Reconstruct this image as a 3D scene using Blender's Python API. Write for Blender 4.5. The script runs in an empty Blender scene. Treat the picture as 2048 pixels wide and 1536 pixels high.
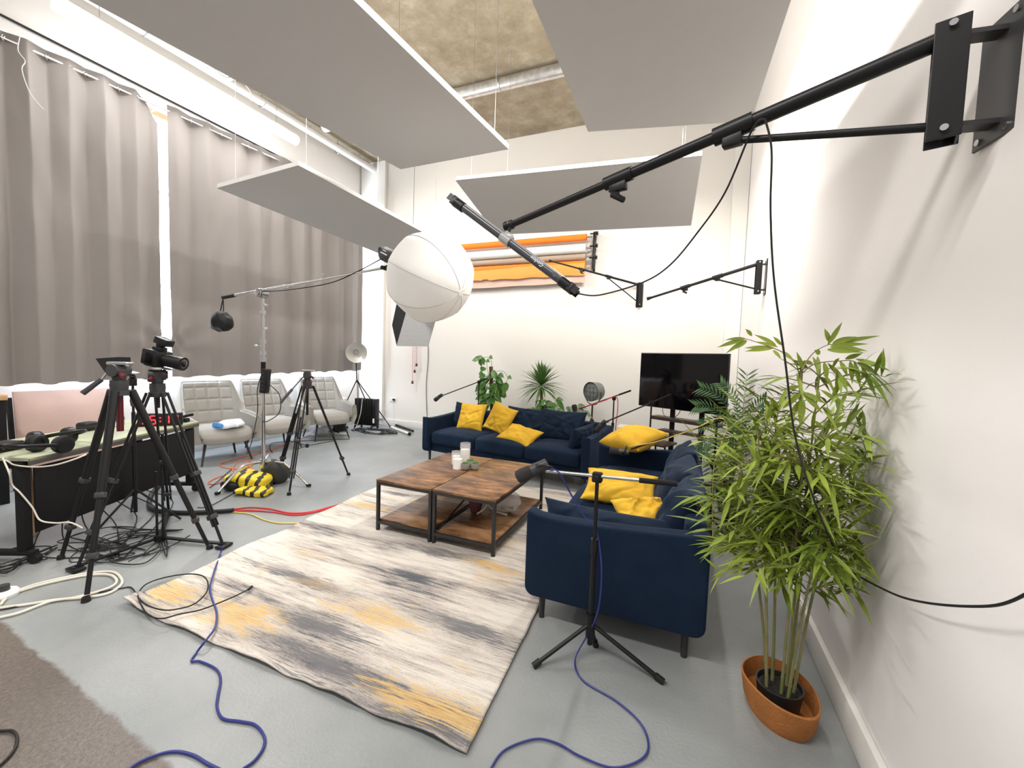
import bpy, bmesh, math, random
from mathutils import Vector, Matrix, Euler, noise
sc = bpy.context.scene
COL = sc.collection
PI = math.pi
def R(d): return math.radians(d)
V = Vector

# ------------------------------------------------------------------ camera
FPX = 832.35; CAMH = 1.5
yaw, pit, rol = R(-22.4323), R(3.48875), R(1.9092)
f_ = V((math.sin(yaw)*math.cos(pit), math.cos(yaw)*math.cos(pit), -math.sin(pit)))
r_ = V((math.cos(yaw), -math.sin(yaw), 0)); u_ = r_.cross(f_)
CR = math.cos(rol)*r_+math.sin(rol)*u_; CU = -math.sin(rol)*r_+math.cos(rol)*u_; CF = f_
CP = V((0, 0, CAMH))
cam = bpy.data.cameras.new('camera'); co = bpy.data.objects.new('camera', cam); COL.objects.link(co)
m = Matrix((CR, CU, -CF)).transposed().to_4x4(); m.translation = CP; co.matrix_world = m
cam.sensor_fit = 'HORIZONTAL'; cam.sensor_width = 36; cam.lens = FPX/2048*36; cam.clip_start = .05; cam.clip_end = 200
sc.camera = co
# survey helpers: where the sight line through a measured point meets a known real plane
def _ray(x, y): return ((x-1024)/FPX)*CR-((y-768)/FPX)*CU+CF
def FZ(x, y, z=0.0): d = _ray(x, y); return CP+d*((z-CAMH)/d.z)
def FX(x, y, v): d = _ray(x, y); return CP+d*(v/d.x)
def FY(x, y, v): d = _ray(x, y); return CP+d*(v/d.y)

# ------------------------------------------------------------------ materials
def mat(name, c, rough=.6, metal=0, bump=0, bscale=60, var=0, vscale=6, spec=.5, sheen=0, emit=None, es=0, alpha=1, trans=0, coat=0, c2=None):
    m = bpy.data.materials.new(name); m.use_nodes = True; nt = m.node_tree; b = nt.nodes['Principled BSDF']
    b.inputs['Base Color'].default_value = (*c, 1); b.inputs['Roughness'].default_value = rough; b.inputs['Metallic'].default_value = metal
    b.inputs['Specular IOR Level'].default_value = spec
    if sheen: b.inputs['Sheen Weight'].default_value = sheen; b.inputs['Sheen Roughness'].default_value = .4
    if sheen: b.inputs['Sheen Tint'].default_value = (min(1, c[0]*6+.15), min(1, c[1]*6+.15), min(1, c[2]*6+.2), 1)
    if coat: b.inputs['Coat Weight'].default_value = coat
    if emit: b.inputs['Emission Color'].default_value = (*emit, 1); b.inputs['Emission Strength'].default_value = es
    if trans: b.inputs['Transmission Weight'].default_value = trans
    if alpha < 1: b.inputs['Alpha'].default_value = alpha
    tc = nt.nodes.new('ShaderNodeTexCoord')
    if var or c2:
        n = nt.nodes.new('ShaderNodeTexNoise'); n.inputs['Scale'].default_value = vscale; n.inputs['Detail'].default_value = 5
        nt.links.new(tc.outputs['Object'], n.inputs['Vector'])
        mx = nt.nodes.new('ShaderNodeMix'); mx.data_type = 'RGBA'
        cr = nt.nodes.new('ShaderNodeMapRange'); cr.inputs[1].default_value = .35; cr.inputs[2].default_value = .65
        nt.links.new(n.outputs['Fac'], cr.inputs[0]); nt.links.new(cr.outputs[0], mx.inputs[0])
        k = 1-var
        mx.inputs[6].default_value = (*c, 1); mx.inputs[7].default_value = (*(c2 or [v*k for v in c]), 1)
        nt.links.new(mx.outputs[2], b.inputs['Base Color'])
    if bump:
        n = nt.nodes.new('ShaderNodeTexNoise'); n.inputs['Scale'].default_value = bscale; n.inputs['Detail'].default_value = 4
        nt.links.new(tc.outputs['Object'], n.inputs['Vector'])
        bp = nt.nodes.new('ShaderNodeBump'); bp.inputs['Strength'].default_value = bump; bp.inputs['Distance'].default_value = .01
        nt.links.new(n.outputs['Fac'], bp.inputs['Height']); nt.links.new(bp.outputs[0], b.inputs['Normal'])
    return m
M = {}
M['wall'] = mat('wall_paint', (.87, .84, .79), .75, bump=.08, bscale=25)
M['wallR'] = mat('wall_paint_right', (.84, .81, .79), .7, bump=.08, bscale=25)
M['trim'] = mat('trim_paint', (.82, .80, .76), .45)
M['panel'] = mat('acoustic_felt', (.60, .585, .575), .95, bump=.25, bscale=300)
M['white'] = mat('white_plastic', (.85, .85, .84), .4)
M['curtain'] = mat('curtain_cloth', (.275, .252, .24), .85, bump=.15, bscale=200, sheen=.1)
M['black'] = mat('black_metal', (.008, .008, .009), .4, spec=.35)
M['blackm'] = mat('black_matt', (.009, .009, .010), .75, spec=.3)
M['rubber'] = mat('black_rubber', (.012, .012, .012), .55, spec=.35)
M['foam'] = mat('black_foam', (.03, .028, .027), .9, bump=.4, bscale=400)
M['chrome'] = mat('chrome', (.75, .75, .76), .18, metal=1)
M['steel'] = mat('brushed_steel', (.5, .5, .5), .35, metal=1)
M['galv'] = mat('galvanised', (.75, .75, .74), .3, metal=.8, var=.25, vscale=14)
M['navy'] = mat('navy_velvet', (.0045, .014, .034), .85, bump=.12, bscale=90, sheen=.28, spec=.2, c2=(.007, .020, .046), vscale=5)
M['navy2'] = mat('navy_cushion_velvet', (.0055, .015, .034), .8, bump=.45, bscale=11, sheen=.35, spec=.2, c2=(.008, .021, .045), vscale=7)
M['yellow'] = mat('mustard_velvet', (.80, .49, .028), .8, bump=.35, bscale=11, sheen=.12, c2=(.68, .38, .018), vscale=6)
M['chair'] = mat('oatmeal_fabric', (.31, .295, .265), .9, bump=.25, bscale=220)
M['leg'] = mat('dark_leg', (.03, .027, .03), .45)
M['frame'] = mat('table_frame_black', (.022, .022, .022), .45)
M['candle'] = mat('candle_wax', (.9, .88, .84), .5, emit=(1, .95, .88), es=.15)
M['glass'] = mat('clear_glass', (1, 1, 1), .03, alpha=.22, spec=.8)
M['blue'] = mat('blue_cable', (.022, .03, .20), .4)
M['whitec'] = mat('cream_cable', (.75, .70, .60), .4)
M['orange'] = mat('orange_cable', (.85, .20, .06), .45)
M['red'] = mat('red_cable', (.65, .045, .05), .4)
M['yellowc'] = mat('yellow_cable', (.8, .6, .16), .4)
M['redp'] = mat('red_anodised', (.10, .008, .014), .35)
M['terracotta'] = mat('terracotta_felt', (.46, .17, .04), .85, bump=.5, bscale=90, var=.2, vscale=12)
M['soil'] = mat('soil', (.012, .01, .008), .95, bump=.8, bscale=40)
M['pot'] = mat('black_pot', (.015, .015, .015), .5)
M['tv'] = mat('tv_screen', (.002, .002, .003), .05, spec=.25)
M['bamboo'] = mat('bamboo_leaf', (.15, .235, .022), .5, c2=(.34, .42, .055), vscale=3)
M['cane'] = mat('bamboo_cane', (.16, .19, .06), .5, c2=(.28, .22, .11), vscale=8)
M['palm'] = mat('palm_leaf', (.035, .105, .03), .45, c2=(.07, .16, .05), vscale=4)
M['leaf'] = mat('broad_leaf', (.06, .17, .03), .4, c2=(.12, .26, .05), vscale=6)
M['yucca'] = mat('yucca_leaf', (.07, .16, .04), .45, c2=(.13, .27, .06), vscale=5)
M['moss'] = mat('moss_pole', (.16, .075, .03), .95, bump=.8, bscale=60)
M['trunk'] = mat('plant_trunk', (.30, .22, .11), .85, bump=.6, bscale=40, c2=(.18, .12, .06), vscale=12)
M['paperO'] = mat('orange_paper', (.95, .23, .015), .75)
M['paperO2'] = mat('light_orange_paper', (.95, .36, .08), .75)
M['paperW'] = mat('white_paper', (.88, .84, .80), .7)
M['paperB'] = mat('brown_paper', (.42, .32, .24), .7)
M['paperP'] = mat('peach_paper', (.74, .52, .43), .75)
M['silver'] = mat('silver_cloth', (.42, .42, .42), .45, metal=.3, bump=.35, bscale=18)
M['diff'] = mat('white_diffuser', (.88, .87, .84), .8, emit=(1, .97, .93), es=.10, bump=.15, bscale=7)
M['sandY'] = None
M['darkwood'] = mat('dark_wood', (.06, .035, .025), .5)
M['grey'] = mat('grey_plastic', (.04, .04, .043), .45)
M['concretepot'] = mat('concrete_pot', (.33, .31, .28), .8)
M['succ'] = mat('succulent', (.10, .25, .05), .5)
M['bag'] = mat('plastic_bag', (.85, .88, .92), .3, bump=.6, bscale=15)
M['lampgrey'] = mat('lamp_grey', (.20, .21, .20), .4, metal=.4)
M['lampglass'] = mat('lamp_glass', (.30, .32, .31), .15, var=.3, vscale=14)
M['beadred'] = mat('bead_red', (.5, .05, .08), .5)
M['ledtube'] = mat('led_batten', (1, 1, 1), .5, emit=(1, .98, .95), es=4.5)
M['clockred'] = mat('clock_digits', (1, .02, .02), .5, emit=(1, .02, .03), es=5)
M['desktop'] = mat('desk_top', (.36, .37, .30), .55, c2=(.56, .62, .32), vscale=2.2)
M['deskedge'] = mat('desk_edge_grey', (.10, .09, .085), .6)
M['wood'] = mat('pale_plywood', (.72, .44, .24), .6, var=.12, vscale=5)
M['pinkwood'] = mat('pink_board', (.70, .50, .43), .55, var=.1, vscale=3)

def nodes_mat(name):
    m = bpy.data.materials.new(name); m.use_nodes = True; nt = m.node_tree
    return m, nt, nt.nodes['Principled BSDF'], nt.nodes.new, nt.links.new
def ramp(nt, stops):
    r = nt.nodes.new('ShaderNodeValToRGB'); e = r.color_ramp.elements
    while len(e) < len(stops): e.new(.5)
    for i, (p, c) in enumerate(stops): e[i].position = p; e[i].color = (*c, 1)
    return r
def mathn(nt, op, a, b=None, clamp=False):
    n = nt.nodes.new('ShaderNodeMath'); n.operation = op; n.use_clamp = clamp
    for i, v in ((0, a), (1, b)):
        if v is None: continue
        if isinstance(v, (int, float)): n.inputs[i].default_value = v
        else: nt.links.new(v, n.inputs[i])
    return n.outputs[0]
def noisen(nt, vec, scale, detail=4, rough=.55, sc3=None):
    if sc3:
        mp = nt.nodes.new('ShaderNodeMapping'); mp.inputs['Scale'].default_value = sc3; nt.links.new(vec, mp.inputs[0]); vec = mp.outputs[0]
    n = nt.nodes.new('ShaderNodeTexNoise'); n.inputs['Scale'].default_value = scale; n.inputs['Detail'].default_value = detail
    n.inputs['Roughness'].default_value = rough; nt.links.new(vec, n.inputs['Vector']); return n.outputs['Fac']
def mixc(nt, fac, a, b):
    n = nt.nodes.new('ShaderNodeMix'); n.data_type = 'RGBA'
    for s, v in ((0, fac), (6, a), (7, b)):
        if isinstance(v, (int, float)): n.inputs[s].default_value = v
        elif isinstance(v, tuple): n.inputs[s].default_value = (*v, 1)
        else: nt.links.new(v, n.inputs[s])
    return n.outputs[2]
def step(nt, v, a, b):
    n = nt.nodes.new('ShaderNodeMapRange'); n.inputs[1].default_value = a; n.inputs[2].default_value = b
    nt.links.new(v, n.inputs[0]); return n.outputs[0]

# floor: painted grey-green concrete, with an unpainted brown strip in the near left
m, nt, b, N, Lk = nodes_mat('painted_concrete'); tc = N('ShaderNodeTexCoord').outputs['Object']
sx = N('ShaderNodeSeparateXYZ'); Lk(tc, sx.inputs[0])
p0 = FZ(0, 1245); p1 = FZ(345, 1536); dn = V((p1.y-p0.y, -(p1.x-p0.x))).normalized()
if dn.dot(V((-3, 0))-V((p0.x, p0.y))) < 0: pass
d = mathn(nt, 'ADD', mathn(nt, 'MULTIPLY', sx.outputs[0], dn.x), mathn(nt, 'MULTIPLY', sx.outputs[1], dn.y))
c0 = p0.x*dn.x+p0.y*dn.y
sgn = 1 if (dn.x*-1+dn.y*2)-c0 > 0 else -1           # side of the sofas
d = mathn(nt, 'MULTIPLY', mathn(nt, 'SUBTRACT', d, c0), sgn)
n1 = noisen(nt, tc, 9, 6); n2 = noisen(nt, tc, 1.3, 4); n3 = noisen(nt, tc, 60, 4, .7); scr = noisen(nt, tc, 5, 8, .7, (9, 1.2, 1))
d = mathn(nt, 'ADD', d, mathn(nt, 'MULTIPLY', mathn(nt, 'SUBTRACT', n1, .5), .06))
paint = mixc(nt, step(nt, n2, .35, .65), (.25, .268, .270), (.33, .345, .343))
paint = mixc(nt, step(nt, scr, .62, .8), paint, (.36, .37, .36))
brown = mixc(nt, step(nt, n3, .35, .65), (.105, .088, .075), (.17, .145, .125))
brown = mixc(nt, step(nt, scr, .6, .8), brown, (.25, .22, .19))
edge = step(nt, d, -.006, .012)
Lk(mixc(nt, edge, brown, paint), b.inputs['Base Color'])
Lk(mathn(nt, 'ADD', mathn(nt, 'MULTIPLY', scr, .25), .2), b.inputs['Roughness'])
bp = N('ShaderNodeBump'); bp.inputs['Strength'].default_value = .25; bp.inputs['Distance'].default_value = .01; Lk(n3, bp.inputs['Height']); Lk(bp.outputs[0], b.inputs['Normal'])
b.inputs['Specular IOR Level'].default_value = .4
M['floor'] = m
# ceiling concrete
m, nt, b, N, Lk = nodes_mat('raw_concrete'); tc = N('ShaderNodeTexCoord').outputs['Object']
a1 = noisen(nt, tc, 1.1, 8, .65); a2 = noisen(nt, tc, 5, 8, .7)
s = mathn(nt, 'ADD', mathn(nt, 'MULTIPLY', a1, .6), mathn(nt, 'MULTIPLY', a2, .4))
rp = ramp(nt, [(.36, (.19, .15, .10)), (.48, (.30, .25, .175)), (.56, (.38, .33, .245)), (.66, (.52, .47, .37))]); Lk(s, rp.inputs[0]); Lk(rp.outputs[0], b.inputs['Base Color'])
b.inputs['Roughness'].default_value = .9
bp = N('ShaderNodeBump'); bp.inputs['Strength'].default_value = .5; bp.inputs['Distance'].default_value = .02; Lk(a2, bp.inputs['Height']); Lk(bp.outputs[0], b.inputs['Normal'])
M['ceiling'] = m
# rug
m, nt, b, N, Lk = nodes_mat('striped_rug'); tc = N('ShaderNodeTexCoord').outputs['Object']
la = noisen(nt, tc, 1, 3, .5, (.9, 3.2, 1)); lb = noisen(nt, tc, 1, 5, .6, (2.2, 26, 1)); lc = noisen(nt, tc, 1, 3, .6, (8, 120, 1)); ld = noisen(nt, tc, 1, 3, .5, (1.3, 3.3, 4)); fine = noisen(nt, tc, 90, 2, .6)
s = mathn(nt, 'ADD', mathn(nt, 'ADD', mathn(nt, 'MULTIPLY', la, .8), mathn(nt, 'MULTIPLY', lb, .55)), mathn(nt, 'MULTIPLY', lc, .35))
s = mathn(nt, 'ADD', s, mathn(nt, 'MULTIPLY', fine, .12))
rp = ramp(nt, [(.0, (.12, .125, .14)), (.12, (.15, .155, .17)), (.30, (.40, .36, .33)), (.46, (.57, .52, .47)), (.62, (.69, .64, .575)), (.8, (.76, .71, .64))])
Lk(step(nt, s, .68, 1.12), rp.inputs[0])
g = mathn(nt, 'MULTIPLY', step(nt, ld, .575, .63), step(nt, mathn(nt, 'ADD', mathn(nt, 'MULTIPLY', lb, .5), mathn(nt, 'MULTIPLY', la, .5)), .40, .50))
gold = mixc(nt, step(nt, lc, .35, .65), (.56, .32, .10), (.74, .53, .22))
sx = N('ShaderNodeSeparateXYZ'); Lk(tc, sx.inputs[0])
def patches(lst):
    acc = None
    for (px_, py_, rx_, ry_) in lst:
        c = FZ(px_, py_); ex_ = mathn(nt, 'MULTIPLY', mathn(nt, 'SUBTRACT', sx.outputs[0], c.x), 1/rx_); ey_ = mathn(nt, 'MULTIPLY', mathn(nt, 'SUBTRACT', sx.outputs[1], c.y), 1/ry_)
        d_ = mathn(nt, 'SQRT', mathn(nt, 'ADD', mathn(nt, 'MULTIPLY', ex_, ex_), mathn(nt, 'MULTIPLY', ey_, ey_)))
        v_ = mathn(nt, 'SUBTRACT', 1.0, d_); acc = v_ if acc is None else mathn(nt, 'MAXIMUM', acc, v_)
    return acc
jit = mathn(nt, 'ADD', mathn(nt, 'MULTIPLY', mathn(nt, 'SUBTRACT', lb, .5), 3.2), mathn(nt, 'MULTIPLY', mathn(nt, 'SUBTRACT', lc, .5), 3.4))
gp = step(nt, mathn(nt, 'ADD', patches([(345, 1192, .24, .11), (480, 1238, .26, .12), (745, 1238, .30, .09), (885, 1428, .34, .09), (985, 1138, .28, .07), (735, 1015, .28, .06), (1045, 945, .2, .05), (640, 1000, .2, .06)]), jit), .05, .45)
dk_ = step(nt, mathn(nt, 'ADD', patches([(585, 1155, .50, .07), (645, 1335, .55, .09), (880, 1110, .50, .07), (935, 1265, .45, .08), (640, 1262, .40, .07), (800, 992, .25, .06), (850, 1462, .5, .04)]), jit), .05, .6)
base_ = mixc(nt, mathn(nt, 'MULTIPLY', dk_, .85), rp.outputs[0], (.13, .135, .15))
Lk(mixc(nt, mathn(nt, 'MULTIPLY', mathn(nt, 'MAXIMUM', gp, mathn(nt, 'MULTIPLY', g, .35)), .8), base_, gold), b.inputs['Base Color'])
b.inputs['Roughness'].default_value = .95; b.inputs['Specular IOR Level'].default_value = .1
bp = N('ShaderNodeBump'); bp.inputs['Strength'].default_value = .6; bp.inputs['Distance'].default_value = .012
Lk(mathn(nt, 'ADD', mathn(nt, 'MULTIPLY', lc, 1), mathn(nt, 'MULTIPLY', fine, .5)), bp.inputs['Height']); Lk(bp.outputs[0], b.inputs['Normal'])
M['rug'] = m
# rustic wood
m, nt, b, N, Lk = nodes_mat('rustic_wood'); tc = N('ShaderNodeTexCoord').outputs['Object']
w1 = noisen(nt, tc, 1, 8, .62, (3.2, 8, 4)); w2 = noisen(nt, tc, 1, 4, .6, (4, 60, 5)); w3 = noisen(nt, tc, 1.6, 3)
s = mathn(nt, 'ADD', mathn(nt, 'ADD', mathn(nt, 'MULTIPLY', w1, .7), mathn(nt, 'MULTIPLY', w2, .25)), mathn(nt, 'MULTIPLY', w3, .25))
rp = ramp(nt, [(.28, (.055, .025, .012)), (.44, (.14, .065, .028)), (.56, (.27, .135, .058)), (.75, (.42, .24, .12))])
Lk(step(nt, s, .35, .85), rp.inputs[0]); Lk(rp.outputs[0], b.inputs['Base Color']); b.inputs['Roughness'].default_value = .38
M['rustic'] = m
# sandbag: diagonal yellow and black stripes
m, nt, b, N, Lk = nodes_mat('hazard_cloth'); tc = N('ShaderNodeTexCoord').outputs['Object']; sx = N('ShaderNodeSeparateXYZ'); Lk(tc, sx.inputs[0])
t = mathn(nt, 'ADD', mathn(nt, 'ADD', mathn(nt, 'MULTIPLY', sx.outputs[0], 8), mathn(nt, 'MULTIPLY', sx.outputs[1], 6)), mathn(nt, 'MULTIPLY', noisen(nt, tc, 7, 2), 1.2))
t = mathn(nt, 'FRACT', t)
Lk(mixc(nt, step(nt, t, .60, .63), (.85, .66, .03), (.03, .02, .015)), b.inputs['Base Color']); b.inputs['Roughness'].default_value = .6
M['sandY'] = m
# window light
m, nt, b, N, Lk = nodes_mat('daylit_glass'); b.inputs['Base Color'].default_value = (.9, .95, 1, 1); b.inputs['Roughness'].default_value = .2
b.inputs['Emission Color'].default_value = (.80, .88, 1, 1); b.inputs['Emission Strength'].default_value = 12.0
M['win'] = m

# ------------------------------------------------------------------ mesh builder
def frame(t):
    t = t.normalized(); a = V((0, 0, 1)) if abs(t.z) < .95 else V((1, 0, 0))
    x = a.cross(t).normalized(); return x, t.cross(x).normalized()
def cr(P, n=8, closed=False):
    P = [V(p) for p in P]; out = []; k = len(P)
    rng = k if closed else k-1
    for i in range(rng):
        p = [P[(i+j-1) % k] if closed else P[min(max(i+j-1, 0), k-1)] for j in range(4)]
        for s in range(n):
            t = s/n
            out.append(.5*((2*p[1])+(p[2]-p[0])*t+(2*p[0]-5*p[1]+4*p[2]-p[3])*t*t+(3*p[1]-p[0]-3*p[2]+p[3])*t**3))
    if not closed: out.append(P[-1].copy())
    return out
class MB:
    def __init__(s): s.v = []; s.f = []
    def add(s, vs, fs):
        o = len(s.v); s.v += [V(p) for p in vs]; s.f += [[i+o for i in f] for f in fs]; return s
    def box(s, c, size, rot=None, bev=0, seg=2):
        bm = bmesh.new(); bmesh.ops.create_cube(bm, size=1); bmesh.ops.scale(bm, vec=size, verts=bm.verts)
        if bev: bmesh.ops.bevel(bm, geom=bm.edges[:], offset=bev, segments=seg, profile=.5, affect='EDGES')
        mt = (rot.to_4x4() if isinstance(rot, Matrix) else Euler(rot).to_matrix().to_4x4()) if rot is not None else Matrix.Identity(4)
        mt = Matrix.Translation(c) @ mt; bm.verts.index_update()
        s.add([mt @ v.co for v in bm.verts], [[v.index for v in f.verts] for f in bm.faces]); bm.free(); return s
    def bar(s, a, b, w, h, bev=0, up=None):      # rectangular bar from a to b
        a, b = V(a), V(b); t = (b-a); L = t.length; t.normalize()
        if up is None: x, y = frame(t)
        else: x = V(up).cross(t).normalized(); y = t.cross(x)
        return s.box((a+b)/2, (w, h, L), Matrix((x, y, t)).transposed(), bev)
    def tube(s, P, r, n=8, closed=False, caps=True):
        P = [V(p) for p in P]; k = len(P); rr = r if isinstance(r, (list, tuple)) else [r]*k
        vs = []; fs = []; x = None
        for i in range(k):
            if closed: t = P[(i+1) % k]-P[i-1]
            else: t = P[min(i+1, k-1)]-P[max(i-1, 0)]
            if t.length < 1e-9: t = V((0, 0, 1))
            t.normalize()
            if x is None: x, y = frame(t)
            else:
                x = (x-t*x.dot(t))
                if x.length < 1e-6: x, y = frame(t)
                x.normalize(); y = t.cross(x)
            for j in range(n):
                a = 2*PI*j/n; vs.append(P[i]+(x*math.cos(a)+y*math.sin(a))*rr[i])
        for i in range(k if closed else k-1):
            for j in range(n):
                a = i*n+j; b2 = i*n+(j+1) % n; c = ((i+1) % k)*n+(j+1) % n; d = ((i+1) % k)*n+j; fs.append([a, b2, c, d])
        if caps and not closed: fs.append(list(range(n))[::-1]); fs.append([(k-1)*n+j for j in range(n)])
        return s.add(vs, fs)
    def cyl(s, a, b, r, r2=None, n=16): return s.tube([a, b], [r, r if r2 is None else r2], n)
    def lathe(s, prof, c=(0, 0, 0), axis=(0, 0, 1), n=24, fn=None):
        c = V(c); t = V(axis).normalized(); x, y = frame(t); vs = []; fs = []
        for (r, z) in prof:
            for j in range(n):
                a = 2*PI*j/n; q = r*(fn(a, z) if fn else 1); vs.append(c+t*z+(x*math.cos(a)+y*math.sin(a))*q)
        for i in range(len(prof)-1):
            for j in range(n): fs.append([i*n+j, i*n+(j+1) % n, (i+1)*n+(j+1) % n, (i+1)*n+j])
        if prof[0][0] > 1e-5: fs.append(list(range(n))[::-1])
        if prof[-1][0] > 1e-5: fs.append([(len(prof)-1)*n+j for j in range(n)])
        return s.add(vs, fs)
    def ball(s, c, r, n=16, sc3=(1, 1, 1), rot=None):
        pr = [(max(1e-6, math.sin(PI*i/(n//2)))*1, -math.cos(PI*i/(n//2))) for i in range(n//2+1)]
        t = MB().lathe(pr, n=n); q = Matrix.Identity(3) if rot is None else rot
        return s.add([V(c)+q @ V((v.x*r*sc3[0], v.y*r*sc3[1], v.z*r*sc3[2])) for v in t.v], t.f)
    def ring(s, c, axis, Rr, r, n=24, m_=8):
        x, y = frame(V(axis)); c = V(c)
        return s.tube([c+(x*math.cos(2*PI*i/n)+y*math.sin(2*PI*i/n))*Rr for i in range(n)], r, m_, closed=True)
    def grid(s, nu, nv, fn, wrap=False):
        vs = [fn(i/(nu if wrap else nu-1), j/(nv-1)) for j in range(nv) for i in range(nu)]; fs = []
        for j in range(nv-1):
            for i in range(nu if wrap else nu-1): fs.append([j*nu+i, j*nu+(i+1) % nu, (j+1)*nu+(i+1) % nu, (j+1)*nu+i])
        return s.add(vs, fs)
    def prism(s, pts, a, bv, mt=None, bev=0, seg=2):   # pts in local xy, extruded a..bv along local z
        bm = bmesh.new(); vs = [bm.verts.new((p[0], p[1], a)) for p in pts]; f = bm.faces.new(vs)
        g = bmesh.ops.extrude_face_region(bm, geom=[f]); bmesh.ops.translate(bm, vec=(0, 0, bv-a), verts=[e for e in g['geom'] if isinstance(e, bmesh.types.BMVert)])
        bmesh.ops.recalc_face_normals(bm, faces=bm.faces)
        if bev: bmesh.ops.bevel(bm, geom=[e for e in bm.edges if e.calc_face_angle(0) > .5], offset=bev, segments=seg, profile=.5, affect='EDGES')
        bm.verts.index_update(); mt = mt or Matrix.Identity(4)
        s.add([mt @ v.co for v in bm.verts], [[v.index for v in f.verts] for f in bm.faces]); bm.free(); return s
    def sq(s, c, size, rot=None, e1=.35, e2=.35, n=32, dent=None):   # soft super-ellipsoid box
        q = (rot if isinstance(rot, Matrix) else Euler(rot).to_matrix()) if rot is not None else Matrix.Identity(3)
        def pw(x, e): return math.copysign(abs(x)**e, x)
        def fn(u, v):
            a = 2*PI*u; b_ = PI*(v-.5); p = V((pw(math.cos(b_), e1)*pw(math.cos(a), e2)*size[0]/2, pw(math.cos(b_), e1)*pw(math.sin(a), e2)*size[1]/2, pw(math.sin(b_), e1)*size[2]/2))
            if dent: p = dent(p)
            return V(c)+q @ p
        return s.grid(n*2, n, fn, wrap=True)
    def build(s, name, material, parent=None, smooth=True, ang=35, **tags):
        me = bpy.data.meshes.new(name)
        inv = Matrix.Identity(4)
        q = parent
        while q is not None: inv = inv @ Matrix.Identity(4); root = q; q = q.parent
        if parent is not None: inv = WM[root.name].inverted()
        me.from_pydata([inv @ v for v in s.v], [], s.f); me.update()
        bm = bmesh.new(); bm.from_mesh(me); bmesh.ops.remove_doubles(bm, verts=bm.verts, dist=1e-5); bmesh.ops.recalc_face_normals(bm, faces=bm.faces); bm.to_mesh(me); bm.free()
        if smooth:
            me.polygons.foreach_set('use_smooth', [True]*len(me.polygons)); me.set_sharp_from_angle(angle=R(ang))
        me.materials.append(material if not isinstance(material, str) else M[material])
        o = bpy.data.objects.new(name, me); COL.objects.link(o)
        if parent is not None: o.parent = parent
        for k, v in tags.items(): o[k] = v
        return o
WM = {}
def thing(name, label, cat, loc=(0, 0, 0), rotz=0, group=None):
    o = bpy.data.objects.new(name, None); COL.objects.link(o); o.empty_display_size = .05
    o.location = loc; o.rotation_euler = (0, 0, rotz); o['label'] = label; o['category'] = cat
    if group: o['group'] = group
    WM[o.name] = Matrix.Translation(loc) @ Matrix.Rotation(rotz, 4, 'Z')
    return o
# meshes are written in WORLD coordinates; LOCAL(thing) maps local sketches to world
def xf(root, mb):
    mt = WM[root.name]; mb.v = [mt @ v for v in mb.v]; return mb
def solo(mb, name, material, label, cat, group=None, **k):
    # a thing that is one mesh; origin moved to its base
    c = sum(mb.v, V())/len(mb.v); zmin = min(v.z for v in mb.v); org = V((c.x, c.y, zmin))
    mb.v = [v-org for v in mb.v]; o = mb.build(name, material, None, **k); o.location = org
    o['label'] = label; o['category'] = cat
    if group: o['group'] = group
    return o
def struct(mb, name, material, **k):
    o = mb.build(name, material, None, **k); o['kind'] = 'structure'; return o
def dup(root, loc, rotz=0, label=None, group=None):
    r = root.copy(); COL.objects.link(r); r.location = loc; r.rotation_euler = (0, 0, rotz)
    if label: r['label'] = label
    if group: r['group'] = group
    for ch in list(root.children):
        c = ch.copy(); COL.objects.link(c); c.parent = r
        for g in list(ch.children):
            d = g.copy(); COL.objects.link(d); d.parent = c
    WM[r.name] = Matrix.Translation(loc) @ Matrix.Rotation(rotz, 4, 'Z')
    return r
def text_mb(s, size, mt, depth=.001):
    c = bpy.data.curves.new('t', 'FONT'); c.body = s; c.size = size; c.extrude = depth; c.align_x = 'CENTER'; c.align_y = 'CENTER'
    o = bpy.data.objects.new('t', c); COL.objects.link(o)
    me = o.to_mesh(); mb = MB().add([mt @ v.co for v in me.vertices], [list(p.vertices) for p in me.polygons]); o.to_mesh_clear()
    bpy.data.objects.remove(o); bpy.data.curves.remove(c); return mb
# ================================================================== THE ROOM
XR, YB, ZC, XL = .72, 7.1, 5.45, -6.5
Y0 = -3.0
struct(MB().box(((XL+XR)/2-.1, (YB+Y0)/2, -.05), (XR-XL+.8, YB-Y0+.4, .1)), 'floor', 'floor', smooth=False)
struct(MB().box(((XL+XR)/2-.1, (YB+Y0)/2, ZC+.1), (XR-XL+.8, YB-Y0+.4, .2)), 'ceiling', 'ceiling', smooth=False)
struct(MB().box(((XL+XR)/2-.1, YB+.1, ZC/2), (XR-XL+.8, .2, ZC)), 'wall_back', 'wall', smooth=False)
struct(MB().box((XR+.1, (YB+Y0)/2, ZC/2), (.2, YB-Y0, ZC)), 'wall_right', 'wallR', smooth=False)
WZ0, WZ1, WY0, WY1 = 1.12, 4.62, 2.0, 6.95
w = MB()
w.box((XL-.1, (YB+Y0)/2, WZ0/2), (.2, YB-Y0, WZ0)); w.box((XL-.1, (YB+Y0)/2, (ZC+WZ1)/2), (.2, YB-Y0, ZC-WZ1))
w.box((XL-.1, (Y0+WY0)/2, (WZ0+WZ1)/2), (.2, WY0-Y0, WZ1-WZ0)); w.box((XL-.1, (YB+WY1)/2, (WZ0+WZ1)/2), (.2, YB-WY1, WZ1-WZ0))
struct(w, 'wall_left', 'wall', smooth=False)
fr = MB(); gl = MB()
ny = 5
for i in range(ny+1):
    y = WY0+(WY1-WY0)*i/ny; fr.box((XL-.1, y, (WZ0+WZ1)/2), (.08, .07, WZ1-WZ0))
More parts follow.
